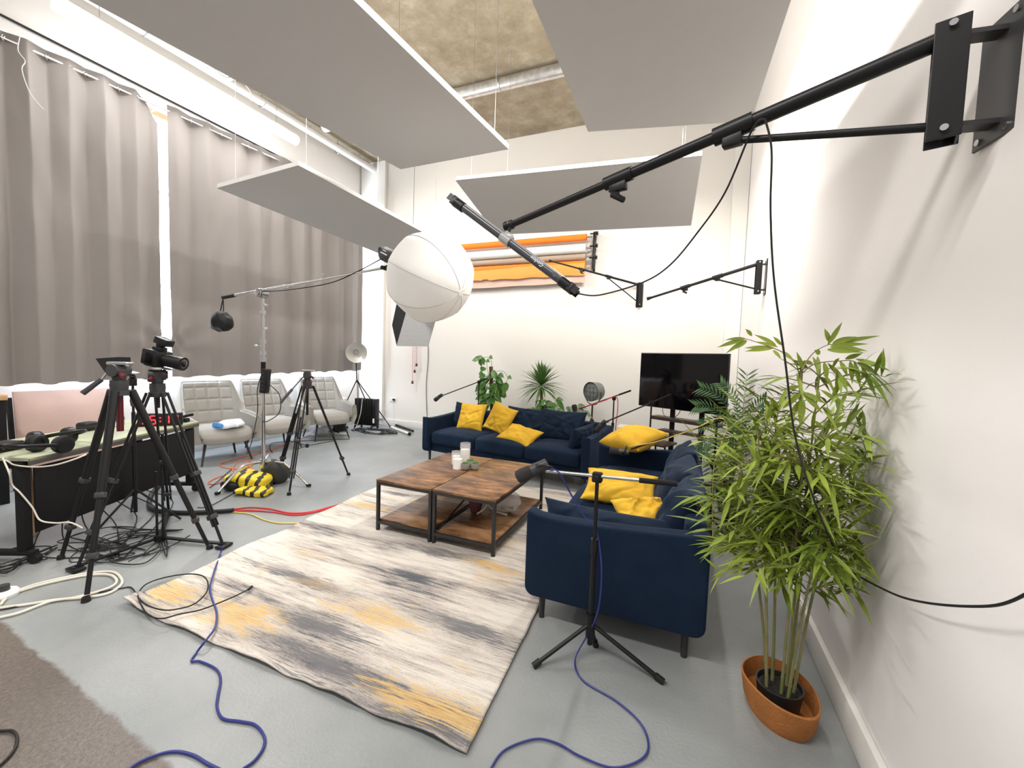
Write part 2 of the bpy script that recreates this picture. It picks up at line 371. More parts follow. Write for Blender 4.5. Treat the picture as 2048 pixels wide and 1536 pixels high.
for z in (WZ0+.03, WZ0+1.2, 3.55, WZ1-.03): fr.box((XL-.1, (WY0+WY1)/2, z), (.08, WY1-WY0, .06))
wf = struct(fr, 'window_1', 'white', smooth=False)
g = MB().box((XL-.13, (WY0+WY1)/2, (WZ0+WZ1)/2), (.01, WY1-WY0-.02, WZ1-WZ0-.02)).build('pane', 'win', None, smooth=False); g.parent = wf
hd = MB().box((XL+.02, 3.45, 4.50), (.04, 1.3, .07), bev=.004).build('window_head', 'wood', None); hd.parent = wf
struct(MB().box((XR-.014, (YB+Y0)/2, .07), (.028, YB-Y0, .14), bev=.006), 'baseboard_right', 'trim')
struct(MB().box(((XL+XR)/2, YB-.012, .07), (XR-XL-.06, .024, .14), bev=.006), 'baseboard_back', 'trim')
struct(MB().box((XL+.012, (YB+Y0)/2, .07), (.024, YB-Y0-.06, .14), bev=.006), 'baseboard_left', 'trim')
struct(MB().box((.615, YB-.09, ZC/2+.07), (.20, .17, ZC-.15)), 'trim_1', 'wall', smooth=False)      # boxed column in the right corner
struct(MB().box((-6.16, YB-.04, ZC/2+.07), (.62, .07, ZC-.15)), 'trim_2', 'wall', smooth=False)
struct(MB().cyl((XL+.02, Y0, 4.73), (XL+.02, 5.35, 4.76), .012, n=6).cyl((XL+.02, 5.35, 4.76), (XL+.02, 6.9, 4.76), .012, n=6), 'trim_3', 'black')
# ducts and pipes under the ceiling
t = thing('spiral_duct', 'silver spiral ventilation duct crossing under the raw concrete ceiling', 'duct', (-2.5, 5.52, 5.33))
d = MB().cyl((-5.9, 5.52, 5.34), (XR-.01, 5.52, 5.34), .085, n=24)
d.build('pipe', 'galv', t)
for x in (-5.2, -3.9, -2.6, -1.3, -.1): MB().ring((x, 5.52, 5.34), (1, 0, 0), .088, .008).build('clamp', 'steel', t)
t = thing('ceiling_pipe', 'white pipe running along the ceiling above the curtains to the corner', 'pipe', (-6.2, 4, 5.2))
MB().cyl((-6.25, -1, 5.27), (-6.14, YB-.01, 5.29), .062, n=20).build('pipe', 'white', t)
for y in (1.6, 3.1, 4.6, 6.1):
    MB().ring((-6.19, y, 5.28), (0, 1, 0), .068, .010).cyl((-6.19, y, 5.34), (-6.19, y, ZC), .006, n=6).build('bracket', 'steel', t)
t = thing('cable_tray', 'perforated metal cable tray fixed beside the strip light near the ceiling', 'cable tray', (-5.9, 2.9, 5.2))
tr = MB(); A = V((-5.98, 2.45, 5.20)); B = V((-5.98, 4.0, 5.20))
tr.box(((A+B)/2), (.09, 1.55, .006)); tr.box((A+B)/2+V((.045, 0, .02)), (.005, 1.55, .045)); tr.box((A+B)/2+V((-.045, 0, .02)), (.005, 1.55, .045))
tr.build('tray', 'galv', t, smooth=False)
for y in (2.6, 3.85): MB().cyl((-5.98, y, 5.2), (-5.98, y, ZC), .005, n=6).build('hanger', 'steel', t)
cw = MB().tube(cr([(-5.95, 3.7, 5.2), (-5.9, 3.85, 5.14), (-5.86, 4.0, 5.2), (-5.9, 4.2, 5.16), (-5.95, 4.25, 5.05)]), .007, 6); cw.build('wire', 'white', t)
t = thing('strip_light', 'long glowing white strip light hung above the grey curtains', 'light', (-6, 3.6, 4.85))
MB().tube([(-6.02, 2.25, 4.9), (-6.0, 5.05, 4.9)], .072, 16).build('diffuser', 'ledtube', t)
MB().box((-6.01, 3.65, 4.98), (.08, 2.85, .03), bev=.006).build('housing', 'white', t)
for y in (2.6, 4.7): MB().cyl((-6.01, y, 4.96), (-6.01, y, ZC), .003, n=6).build('hanger', 'steel', t)

# acoustic panels (corners surveyed)
def panel(label, fl, fr_, nl, nr, extra=False):
    fl, fr_, nl, nr = map(V, (fl, fr_, nl, nr)); c = (fl+fr_+nl+nr)/4; n = (fr_-fl).cross(nl-fl).normalized()
    if n.z < 0: n = -n
    t = thing('acoustic_panel', label, 'acoustic panel', c, group='acoustic panels hung from the ceiling')
    th = .045
    MB().add([fl, fr_, nr, nl], [[0, 1, 2, 3]]).add([p+n*.002 for p in (fl, fr_, nr, nl)], [[0, 1, 2, 3]]).build('felt_face', 'panel', t, smooth=False)
    a = [p+n*.003 for p in (fl, fr_, nr, nl)]; b_ = [p+n*th for p in (fl, fr_, nr, nl)]
    MB().add(a+b_, [[0, 1, 2, 3], [7, 6, 5, 4], [0, 4, 5, 1], [1, 5, 6, 2], [2, 6, 7, 3], [3, 7, 4, 0]]).build('white_edge', 'white', t, smooth=False)
    for p in (fl, fr_, nl, nr):
        q = p+(c-p)*.12+n*th; MB().cyl(q, (q.x, q.y, ZC), .0022, n=5).build('suspension_wire', 'steel', t)
    return t
panel('large grey acoustic panel above the lantern, nearest the strip light', (-2.77, 3.56, 3.38), (-1.57, 3.54, 3.38), (-2.81, 1.16, 3.19), (-1.61, 1.14, 3.19))
panel('grey acoustic panel hanging in front of the curtains, its pointed corner over the boom stand', (-4.48, 5.28, 3.06), (-3.28, 5.24, 3.11), (-4.55, 2.88, 3.15), (-3.35, 2.84, 3.19))
panel('large grey acoustic panel on the right, hung over the long black wall boom', (-.85, 3.54, 3.41), (.35, 3.56, 3.29), (-.81, 1.14, 3.29), (.39, 1.16, 3.17))
panel('tilted grey acoustic panel in front of the back wall, above the orange paper rolls', (-2.42, 5.16, 3.15), (-.02, 5.27, 3.09), (-2.37, 3.97, 3.38), (.04, 4.07, 3.32))

# ================================================================== CURTAINS
XC = -6.22
ra, rb = FX(12, 78, XC), FX(560, 322, XC)
rz = lambda y: ra.z+(rb.z-ra.z)*(y-ra.y)/(rb.y-ra.y)
rz0 = 4.42
t = thing('curtain_rail', 'thin steel rod threaded through the grey curtain eyelets', 'curtain rail', (XC, 4, 4.4))
def railz(y): return rz(y) if y < 5.3 else rz(5.3)
MB().tube([(XC, y, railz(y)) for y in (1.5, 1.9, 3.5, 5.3, 7.02)], .012, 10).build('rod', 'chrome', t)
for y in (3.27, 5.2, 6.75): MB().cyl((XC, y, railz(y)), (XL, y, railz(y)), .009, n=8).box((XL+.006, y, railz(y)), (.012, .05, .08), bev=.003).build('bracket', 'steel', t)
pinch = FX(340, 688, XC)
def curtain(y0, y1, zb0, zb1, nf, seed, label, droop=0):
    t = thing('curtain', label, 'curtain', (XC, (y0+y1)/2, 1.1), group='grey eyelet curtains')
    rnd = random.Random(seed); ph = [rnd.uniform(-.6, .6) for _ in range(nf+3)]
    def fn(u, v):
        y = y0+(y1-y0)*u; zt = railz(y)+.075
        if droop: zt -= droop*max(0, (u-.82)/.18)**2
        zb = zb0+(zb1-zb0)*u+.012*math.sin(u*nf*2*PI+1)
        z = zt+(zb-zt)*v
        k = u*nf; w_ = math.sin(2*PI*k+ph[int(k)]*.5*math.sin(PI*(k % 1)))
        w2 = math.sin(2*PI*k*.5+seed)*.5+noise.noise(V((k*1.1, v*.9, seed)))*1.3
        amp = (.034+.012*v)*(.55+.9*abs(noise.noise(V((k*.6, 0, seed+9)))))
        x = XC+amp*w_+.035*w2*v**.5+.012*noise.noise(V((k*3, v*6, seed+5)))
        dy, dz = y-pinch.y, z-pinch.z; r = math.hypot(dy, dz); a = math.atan2(dz, dy)
        if r < 1.2: x += .030*math.exp(-r/.28)*math.cos(8*a)*min(1, r/.06)
        yy = y+.012*math.sin(2*PI*k*2)
        # edges lean together towards the clip
        return V((x, yy, z))
    MB().grid(nf*22+1, 46, fn).build('cloth', 'curtain', t, ang=80)
    ne = nf*2
    for i in range(ne):
        u = (i+.5)/ne; y = y0+(y1-y0)*u
        if droop and u > .9: continue
        MB().ring((XC+.0, y, railz(y)), (.75, .6 if i % 2 else -.6, 0), .024, .006, 16, 6).build('eyelet', 'chrome', t)
    return t
YG0, YG1 = FX(318, 420, XC).y, FX(337, 420, XC).y
YE = FX(724, 640, XC).y
zl = lambda a, b_: FX(a, b_, XC).z
curtain(FX(-8, 500, XC).y-.12, YG0, zl(25, 771), zl(320, 757), 5, 3, 'left grey blackout curtain behind the camera tripods', droop=.28)
curtain(YG1, YE, zl(345, 755), zl(720, 741), 9, 8, 'right grey blackout curtain behind the row of armchairs')
# loose flex hanging by the left end of the curtains
s_ = [FX(a, b_, XC+.12) for a, b_ in ((40, 72), (36, 100), (50, 122), (44, 140), (60, 185), (88, 220))]
solo(MB().tube(cr(s_), .004, 6), 'hanging_wire', 'white', 'thin white wire dangling in front of the left end of the curtain', 'wire')

# ================================================================== RUG
rc = {'nl': V((-2.92, 1.30, 0)), 'nr': V((-.68, 1.32, 0)), 'fr': V((-.86, 4.60, 0)), 'fl': V((-3.15, 4.30, 0))}
def rugf(u, v):
    p = rc['nl'].lerp(rc['nr'], u).lerp(rc['fl'].lerp(rc['fr'], u), v)
    near = math.exp(-(v*3.1)/.05); far = math.exp(-((1-v)*3.1)/.05)
    left = math.exp(-u*2.2/.04)
    z = .010+.014*near*(1+math.sin(u*29)+.5*math.sin(u*61+1))*.6+.004*noise.noise(V((u*7, v*9, 0)))+.006*left*(1+math.sin(v*30))
    if u < .06 and v < .03: z += .02*(1-u/.06)
    p.y += .012*noise.noise(V((u*14, 0, 3)))*near; p.x += .03*noise.noise(V((v*6, 2, 3)))*left+.008*noise.noise(V((v*20, 5, 3)))*math.exp(-(1-u)*2.2/.04)
    return V((p.x, p.y, max(z, .008)))
rg = MB().grid(140, 160, rugf)
o = rg.build('rug', 'rug', None, ang=80); o['label'] = 'cream rug with charcoal and gold streaks, lying under the coffee tables'; o['category'] = 'rug'
so = o.modifiers.new('thick', 'SOLIDIFY'); so.thickness = .008; so.offset = -1

# ================================================================== COFFEE TABLES
def coffee(name_label, x0, x1, y0, y1, flip):
    cx, cy = (x0+x1)/2, (y0+y1)/2
    t = thing('coffee_table', name_label, 'coffee table', (cx, cy, .012), group='pair of coffee tables pushed together')
    t['label'] = name_label; G = .014
    MB().box((cx, cy, .443), (x1-x0, y1-y0, .018), bev=.003).build('tabletop', 'rustic', t)
    MB().box((cx, cy, .105), (x1-x0-.05, y1-y0-.05, .016), bev=.002).build('shelf', 'rustic', t)
    for sx in (x0+.014, x1-.014):
        for sy in (y0+.014, y1-.014):
            MB().box((sx, sy, (.434+G)/2), (.026, .026, .434-G), bev=.003).cyl((sx, sy, G), (sx, sy, G+.012), .017, n=12).build('leg', 'frame', t)
    f = MB()
    for z in (.421, .088):
        for sy in (y0+.014, y1-.014): f.box((cx, sy, z), (x1-x0-.05, .024, .026), bev=.002)
        for sx in (x0+.014, x1-.014): f.box((sx, cy, z), (.024, y1-y0-.05, .026), bev=.002)
    f.build('frame', 'frame', t)
    bx_ = x1-.014 if flip else x0+.014
    if not flip: MB().bar((bx_+.02, y0+.03, .11), (bx_+.02, y1-.03, .41), .014, .006).build('brace', 'frame', t)
    return t
coffee('left rustic wood coffee table with black frame, nearer the curtains', -2.34, -1.795, 2.752, 3.90, True)
coffee('right rustic wood coffee table with black frame, nearer the blue sofa arm', -1.785, -1.235, 2.752, 3.90, False)
# candles and succulents
def candle(c, h, r, gl_h, label):
    t = thing('candle', label, 'candle', (c[0], c[1], .453), group='white candles on the coffee tables')
    MB().lathe([(r*.86, .002), (r*.88, h*.5), (r*.86, h), (r*.5, h-.004), (.0001, h-.006)], (c[0], c[1], .453), n=28).build('wax', 'candle', t)
    if gl_h:
        MB().lathe([(r*.95, 0), (r, .004), (r, gl_h), (r*.97, gl_h), (r*.97, .006), (.0001, .006)], (c[0], c[1], .453), n=28).build('glass_holder', 'glass', t)
    MB().cyl((c[0], c[1], .453+h-.006), (c[0]+.002, c[1], .453+h+.008), .0012, n=6).build('wick', 'blackm', t)
candle((-2.005, 3.50), .085, .047, .13, 'short white candle in a low glass, leftmost on the coffee table')
candle((-1.915, 3.37), .095, .050, 0, 'thick white candle without glass, nearest the camera on the coffee table')
candle((-1.985, 3.64), .125, .052, .19, 'tall glass hurricane with a white candle, rearmost on the coffee table')
def succulent(c, label, k):
    t = thing('potted_succulent', label, 'succulent', (c[0], c[1], .453), group='little succulents beside the candles')
    MB().lathe([(.022, 0), (.036, .012), (.042, .04), (.040, .062), (.036, .062), (.034, .05), (.0001, .05)], (c[0], c[1], .453), n=22).build('pot', 'concretepot', t)
    p = MB(); rn = random.Random(k)
    for i in range(26):
        a = i*2.4; q = .004+.030*(i/26); z = .522-.012*(i/26)
        d = V((math.cos(a), math.sin(a), .9-i/26)).normalized()
        b0 = V((c[0], c[1], z-.012))+V((math.cos(a), math.sin(a), 0))*q*.5
        p.tube([b0, b0+d*.016, b0+d*.028], [.003, .007, .001], 6)
    p.build('leaves', 'succ', t)
succulent((-1.835, 3.375), 'little succulent in a grey pot beside the thick candle', 1)
succulent((-1.760, 3.425), 'little succulent in a grey pot, rightmost of the trio', 2)
succulent((-1.85, 3.50), 'little succulent in a grey pot, partly hidden behind the other two', 3)
# things on the lower shelf
t = thing('dried_flower_pot', 'dusky pink pot with a trailing stem on the shelf under the right coffee table', 'flower pot', (-1.66, 3.05, .113))
c = V((-1.68, 3.30, .115))
t.location = c; WM[t.name] = Matrix.Translation(c)
M['pinkpot'] = mat('pink_pot', (.17, .05, .06), .7)
MB().lathe([(.045, 0), (.06, .05), (.062, .10), (.055, .10), (.05, .03), (.0001, .03)], c, n=20).build('pot', 'pinkpot', t)
pf = MB(); rn = random.Random(4)
for i in range(16):
    a = rn.uniform(0, 2*PI); r1 = rn.uniform(.03, .09)
    pf.tube(cr([c+V((0, 0, .06)), c+V((math.cos(a)*r1*.4, math.sin(a)*r1*.4, .12)), c+V((math.cos(a)*r1, math.sin(a)*r1, .13+rn.uniform(-.02, .05)))], 4), [.003]*9, 5)
    pf.ball(c+V((math.cos(a)*r1, math.sin(a)*r1, .14+rn.uniform(-.02, .04))), .012, 8)
pf.build('dried_flowers', mat('dried_flower', (.32, .22, .21), .8), t)
solo(MB().tube(cr([c+V((.05, -.06, 0)), c+V((.11, -.05, .05)), c+V((.13, .0, .10)), c+V((.10, .05, .06)), c+V((.17, .05, .01)), c+V((.3, .02, .01))]), .009, 8), 'trailing_cord', 'whitec', 'pale cord lying beside the pink pot on the lower shelf', 'cord')
c = V((-1.42, 3.42, .113))
t = thing('fishbowl_vase', 'clear round glass vase on the shelf at the sofa side of the coffee table', 'vase', c)
MB().lathe([(.04, 0), (.10, .03), (.13, .09), (.11, .15), (.07, .18), (.066, .18), (.105, .15), (.125, .09), (.095, .035), (.0001, .01)], c, n=28).build('bowl', 'glass', t)
MB().tube(cr([c+V((.05*math.cos(a), .05*math.sin(a), .03+.01*math.sin(3*a))) for a in [i*.8 for i in range(7)]], 5), .010, 8).build('dried_twig', 'trunk', t)

# ================================================================== SOFAS
def sofa(label, loc, rot, L=2.25, D=.93, nseat=3):
    t = thing('sofa', label, 'sofa', loc, rot, group='navy velvet sofas')
    P = lambda mb, n, m_, **k: xf(t, mb).build(n, m_, t, **k)
    # base
    P(MB().box((0, .03, .215), (L-.12, D-.10, .13), bev=.02), 'base', 'navy')
    # back
    prof = [(D/2-.13, .16), (D/2-.02, .16), (D/2+.0, .4), (D/2+.01, .68), (D/2-.04, .70), (D/2-.12, .69)]
    mt = Matrix(((0, 0, 1, 0), (1, 0, 0, 0), (0, 1, 0, 0), (0, 0, 0, 1)))
    P(MB().prism(prof, -L/2+.05, L/2-.05, mt, bev=.022, seg=3), 'backrest', 'navy')
    for sx in (-1, 1):
        # arm: thin slab, its top edge lifts at the front corner and towards the back
        n = 14; top = []
        for i in range(n+1):
            u = i/n; y = -D/2+u*D; z = .615+.055*u**2+.030*math.exp(-u/.06); top.append((y, z))
        pr = [(-D/2+.015, .17), (D/2-.02, .15)]+[(y if 0 < i < n else (y-.004 if i == 0 else y), z) for i, (y, z) in reversed(list(enumerate(top)))]
        rc2 = .055; pr = [(-D/2+rc2-rc2*math.cos(k*PI/8), .15+rc2-rc2*math.sin(k*PI/8)) for k in range(5)]+[(D/2-rc2+rc2*math.sin(k*PI/8), .15+rc2-rc2*math.cos(k*PI/8)) for k in range(5)]+[p for p in reversed(top)]
        a, b_ = (sx*(L/2)-.055, sx*(L/2)+.045) if sx > 0 else (-L/2-.045, -L/2+.055)
        P(MB().prism(pr, a, b_, mt, bev=.016, seg=3), 'armrest', 'navy', ang=50)
    W = (L-.14)/nseat
    for i in range(nseat):
        x = -L/2+.07+W*(i+.5)
        def dent(p, i=i):
            k = max(0, 1-(p.x/(W/2))**2)*max(0, 1-(p.y/.42)**2)
            if p.z > 0: p.z += .022*k+.008*noise.noise(V((p.x*6, p.y*6, i*3.1)))
            if p.y < -.3: p.z -= .012*(abs(p.x)/(W/2))**2
            return p
        P(MB().sq((x, -.055, .36), (W+.004, D-.14, .19), None, .32, .22, 34, dent), 'seat_cushion', 'navy', ang=70)
    for sx in (-1, 1):
        for sy in (-1, 1):
            q = MB().tube([(sx*(L/2-.03), sy*(D/2-.09), .17), (sx*(L/2-.03), sy*(D/2-.09), 0)], [.020, .016], 14); P(q, 'leg', 'leg')
    return t
SB = sofa('navy velvet sofa turned sideways beside the bamboo plant', (-.31, 3.30, 0), R(-90), L=2.15, D=.95)
SA = sofa('navy velvet sofa facing the room in front of the back wall plants', (-2.10, 5.22, 0), R(-7.5), L=2.38, D=.93)
def pillow(root_pos, u, v, w, h, th, seed, name, material, label, group, wr=1.0, sag=0):
    u = V(u).normalized(); n = u.cross(V(v)).normalized(); v = n.cross(u)
    rn = random.Random(seed); ridges = []
    for _ in range(9):
        a = rn.uniform(0, PI); ridges.append((rn.uniform(-.8, .8), rn.uniform(-.8, .8), math.cos(a), math.sin(a), rn.uniform(.05, .12), rn.choice((-1, 1))*rn.uniform(.5, 1.1), rn.uniform(.3, .7)))
    def side(sg):
        def fn(a, b_):
            x, y = a*2-1, b_*2-1
            px_ = x*(1-.10*(1-y*y)*abs(x)**2); py_ = y*(1-.10*(1-x*x)*abs(y)**2)
            t_ = (max(0, (1-x*x)*(1-y*y)))**.42
            d = th/2*t_
            k = 0
            for (cx, cy, ca, sa, wd, am, ln) in ridges:
                s1 = (x-cx)*ca+(y-cy)*sa; s2 = -(x-cx)*sa+(y-cy)*ca+.25*s1*s1
                k += am*math.exp(-(s2/wd)**2-(s1/ln)**2)
            d += wr*.012*k*min(1, t_*1.6)+wr*.010*noise.noise(V((x*3, y*3, seed)))*t_
            p = V(root_pos)+u*(px_*w/2)+v*(py_*h/2)+n*(sg*d)
            if sag: p.z -= sag*(x*x)+sag*.3*(y*y)
            return p
        return fn
    mb = MB().grid(44, 44, side(1)).grid(44, 44, side(-1))
    return solo(mb, name, material, label, 'cushion', group, ang=60)
GY_, GN = 'mustard cushions', 'navy cushions'
def q(root, x, y, z): return WM[root.name] @ V((x, y, z))
def qd(root, x, y, z): return WM[root.name].to_3x3() @ V((x, y, z))
# back sofa (front is local -y)
pillow(q(SA, -.90, .16, .62), qd(SA, 1, .0, 0), qd(SA, 0, .28, 1), .52, .40, .17, 11, 'cushion', 'navy2', 'navy back cushion in the left corner of the far sofa', GN)
pillow(q(SA, .08, .22, .62), qd(SA, 1, .0, 0), qd(SA, 0, .30, 1), .70, .42, .19, 12, 'cushion', 'navy2', 'wrinkled navy back cushion in the middle of the far sofa', GN, 1.4)
pillow(q(SA, .62, .18, .63), qd(SA, 1, -.03, 0), qd(SA, 0, .30, 1), .66, .44, .20, 13, 'cushion', 'navy2', 'plump navy back cushion on the right half of the far sofa', GN, 1.2)
pillow(q(SA, 1.00, -.10, .55), qd(SA, .15, 1, .05), qd(SA, .25, 0, 1), .50, .34, .16, 14, 'cushion', 'navy2', 'navy cushion slumped against the right arm of the far sofa', GN)
pillow(q(SA, -.73, .02, .635), qd(SA, 1, .06, .02), qd(SA, .0, .42, 1), .44, .42, .15, 21, 'cushion', 'yellow', 'square mustard cushion, leftmost on the far sofa', GY_, 1.2)
pillow(q(SA, -.24, .02, .655), qd(SA, 1, .0, -.30), qd(SA, .30, .40, 1), .40, .42, .15, 22, 'cushion', 'yellow', 'mustard cushion standing on one corner in the middle of the far sofa', GY_, 1.5)
pillow(q(SA, .20, -.20, .515), qd(SA, 1, -.12, -.12), qd(SA, .15, .9, .42), .52, .36, .13, 23, 'cushion', 'yellow', 'mustard cushion lying flat on the far sofa seat', GY_, 1.5)
# near sofa (front is -X; +local x is the near arm)
pillow((-.43, 4.24, .755), (1, -.62, .0), (.60, 1, .30), .48, .48, .21, 31, 'cushion', 'yellow', 'plump mustard cushion balanced on the far arm of the near sofa', GY_, .8)
pillow(FZ(1240, 975, .56), (1, .06, -.02), (-.05, .90, .42), .54, .36, .15, 32, 'cushion', 'yellow', 'mustard cushion propped in the middle of the near sofa', GY_, 1.3)
pillow(FZ(1284, 1024, .56), (1, .45, .08), (-.3, .9, .30), .34, .27, .12, 33, 'cushion', 'yellow', 'small crumpled mustard cushion tucked between navy cushions', GY_, 1.8)
pillow((.02, 3.86, .61), (-.05, 1, 0), (.42, 0, 1), .60, .42, .24, 34, 'cushion', 'navy2', 'navy back cushion at the far end of the near sofa', GN, .9)
pillow((.0, 3.20, .60), (0, 1, 0), (.42, 0, 1), .64, .44, .27, 35, 'cushion', 'navy2', 'navy back cushion in the middle of the near sofa', GN, 1.2)
pillow((.02, 2.66, .60), (.05, 1, 0), (.40, 0, 1), .52, .44, .22, 36, 'cushion', 'navy2', 'navy back cushion at the near end of the near sofa', GN, 1.3)
pillow((-.36, 2.42, .50), (1, .04, -.03), (0, .45, 1), .82, .28, .20, 37, 'cushion', 'navy2', 'long navy cushion leaning inside the near arm', GN, 1.6)
# ================================================================== ARMCHAIRS (local front = +x)
def armchair(label, loc, rot):
    t = thing('armchair', label, 'armchair', loc, rot, group='oatmeal wing armchairs along the curtains')
    P = lambda mb, n, m_, **k: xf(t, mb).build(n, m_, t, **k)
    W, Dp = .37, .34
    def plan(u):      # u -1..1 : arm front -> back -> arm front
        a = u*PI*.5
        s = abs(u)
        if s < .5:
            th = u*PI*.72; y = W*math.copysign(abs(math.sin(th))**.62, th) if u else 0; x = -Dp*abs(math.cos(th))**.5
        th = PI/2*u*1.0
        y = W*math.copysign(min(1, abs(math.sin(th*1.25)) if s < .8 else 1)**.75, u)
        x = -Dp*max(0, math.cos(th*1.25))**.6 if s < .8 else 0
        if s >= .55: x = x*0+(-Dp*max(0, math.cos(PI/2*1.25*min(s, .8)))**.6)+max(0, (s-.8)/.2)*.31
        return x, y
    def height(u):
        s = abs(u)
        k = min(1, max(0, (s-.40)/.30)); k = k*k*(3-2*k)
        return 1.04*(1-k)+.62*k-.03*max(0, s-.8)/.2
    def surf(off):
        def fn(a, b_):
            u = a*2-1; x, y = plan(u); h = height(u); z0 = .27+.02*abs(u)
            z = z0+(h-z0)*b_
            l = max(0, z-.45)
            x -= l*.32*(1 if abs(u) < .75 else .3)
            y *= 1+.05*l-.10*max(0, .42-z)/.15
            x0, y0 = plan(u-.01); x1, y1 = plan(u+.01) if u < .99 else (x, y)
            tx, ty = x1-x0, y1-y0; ll = math.hypot(tx, ty) or 1; nx, ny = ty/ll, -tx/ll
            o = off*((.030+.018*min(1, max(0, (abs(u)-.5)/.2))) if b_ < .97 else .014)
            if off < 0 and abs(u) < .62 and z > .45:      # quilting on the inside of the back
                pass
                gz = abs((((z-.47)/.16) % 1)-.5)*2; gy = abs(((y/.155) % 1)-.5)*2
                o += (-.012*(1-max(gz, gy)**6) if abs(y) < .31 else -.004)
            return V((x-ny*0+(-nx)*o*-1 if False else x+nx*-o, y-ny*o, z))
        return fn
    def outer(a, b_): return surf(-1)(a, b_)
    mb = MB(); mb.grid(121, 46, surf(1)); mb.grid(241, 91, surf(-1))
    # close rims by bridging the two skins
    f1, f2 = surf(1), surf(-1); n = 120
    rim = [[(i/n, 1) for i in range(n+1)], [(i/n, 0) for i in range(n+1)], [(0, j/45) for j in range(46)], [(1, j/45) for j in range(46)]]
    for rr in rim:
        A_ = [f1(*p) for p in rr]; B_ = [f2(*p) for p in rr]; k = len(rr)
        mid = [(a+b_)/2+V((0, 0, .012)) if rr is rim[0] else (a+b_)/2 for a, b_ in zip(A_, B_)]
        mb.add(A_+mid+B_, [[i, i+1, k+i+1, k+i] for i in range(k-1)]+[[k+i, k+i+1, 2*k+i+1, 2*k+i] for i in range(k-1)])
    P(mb, 'shell', 'chair', ang=70)
    def dent(p):
        if p.x > .15: p.z -= .10*((p.x-.15)/.2)**2
        p.z += .012*(1-(p.y/.33)**2) if p.z > 0 else -.0
        return p
    P(MB().sq((.01, 0, .385), (.66, .64, .15), None, .45, .35, 28, dent), 'seat_cushion', 'chair', ang=70)
    def bowl(p):
        p.z -= -.05*abs(p.y/.34)**2.2*(1 if p.z < 0 else .3); return p
    P(MB().sq((.0, 0, .305), (.62, .70, .11), None, .6, .35, 24, bowl), 'seat_pan', 'chair', ang=70)
    P(MB().tube(cr([(.30, y, .285+.05*abs(y/.34)**2.2+.03) for y in [-.34+.068*i for i in range(11)]], 3), .006, 6), 'piping', 'leg')
    for sx, sy in ((1, 1), (1, -1), (-1, 1), (-1, -1)):
        P(MB().tube([(sx*.20, sy*.22, .30), (sx*.28, sy*.29, 0)], [.019, .011], 12), 'leg', 'leg')
    return t
C1 = armchair('oatmeal wing armchair with plastic bags on its seat', (-5.78, 3.66, 0), R(-14))
C2 = armchair('oatmeal wing armchair in the middle of the row, behind the boom stand', (-5.82, 4.50, 0), R(-14))
C3 = armchair('oatmeal wing armchair farthest along the row, behind the tall tripod', (-5.80, 5.50, 0), R(-22))
t = thing('plastic_bag', 'crumpled white plastic bag lying on the nearest armchair seat', 'bag', (-5.6, 3.62, .47))
def crump(p):
    p += V((noise.noise(p*9+V((1, 2, 3))), noise.noise(p*9+V((7, 1, 3))), noise.noise(p*9+V((1, 5, 9)))*.6))*.05; return p
MB().sq((-5.58, 3.68, .50), (.24, .30, .11), None, .8, .8, 22, crump).build('bag', 'bag', t, ang=25)
MB().sq((-5.56, 3.50, .505), (.11, .10, .08), None, .8, .8, 16, crump).build('blue_wrapper', mat('blue_wrapper', (.10, .35, .80), .4), t, ang=25)

# ================================================================== TRIPODS
def twin_leg(t, top, foot, w=.022, n_clamps=(.45,), r=.009, name='leg', solid=False, pads=True):
    top, foot = V(top), V(foot); d = (foot-top).normalized(); side = d.cross(V((0, 0, 1))).normalized()
    m1 = top.lerp(foot, .52); m2 = top.lerp(foot, .97)
    lg = MB()
    if solid:
        lg.cyl(top, m1, .024, .021, 14).cyl(m1, top.lerp(foot, .78), .017, n=12).cyl(top.lerp(foot, .78), m2, .013, n=12)
    else:
        for s in (-1, 1): lg.cyl(top+side*w*s, m1+side*w*s*1.1, r, n=10)
        lg.cyl(top.lerp(foot, .30), m2, r*1.15, n=10)
        for s in (-1, 1): lg.cyl(top.lerp(foot, .48)+side*w*s, top.lerp(foot, .86)+side*w*s, r*.8, n=8)
    L = lg.build(name, 'black', t)
    for k in (.52, .80):
        c = top.lerp(foot, k); x = side
        q_ = Matrix((x, x.cross(d), d)).transposed()
        MB().box(c, (.062 if not solid else .05, .045, .035), q_, bev=.006).build('clamp', 'grey', L)
    MB().cyl(foot+V((0, 0, .028)), foot, .019, .023, 14).build('rubber_foot', 'rubber', L)
    return L
def fluid_head(t, c, yaw_, s=1, handle=None, body='grey', knob='redp'):
    q_ = Matrix.Rotation(yaw_, 3, 'Z'); c = V(c)
    def at(x, y, z): return c+q_ @ V((x*s, y*s, z*s))
    h = MB().cyl(at(0, 0, 0), at(0, 0, .025), .048*s, n=20).cyl(at(0, 0, .025), at(0, 0, .055), .034*s, .04*s, 20)
    h.box(at(0, 0, .085), (.075*s, .055*s, .075*s), q_, bev=.012*s)
    h.cyl(at(0, -.052, .09), at(0, .052, .09), .040*s, n=22)
    hd_ = h.build('fluid_head', body, t)
    MB().cyl(at(0, .052, .09), at(0, .062, .09), .030*s, n=20).build('tension_dial', knob, hd_); MB().cyl(at(.04, -.03, .07), at(.075, -.04, .05), .014*s, n=12).build('knob', knob, hd_)
    MB().box(at(.01, 0, .137), (.14*s, .055*s, .02*s), q_, bev=.004*s).build('camera_plate', 'steel', hd_)
    if handle:
        a, b_ = at(*handle[0]), at(*handle[1]); md = a.lerp(b_, .55)
        ph = MB().cyl(a, md, .007*s, n=8).cyl(md, b_, .015*s, .016*s, 12); ph.build('pan_handle', 'grey', t)
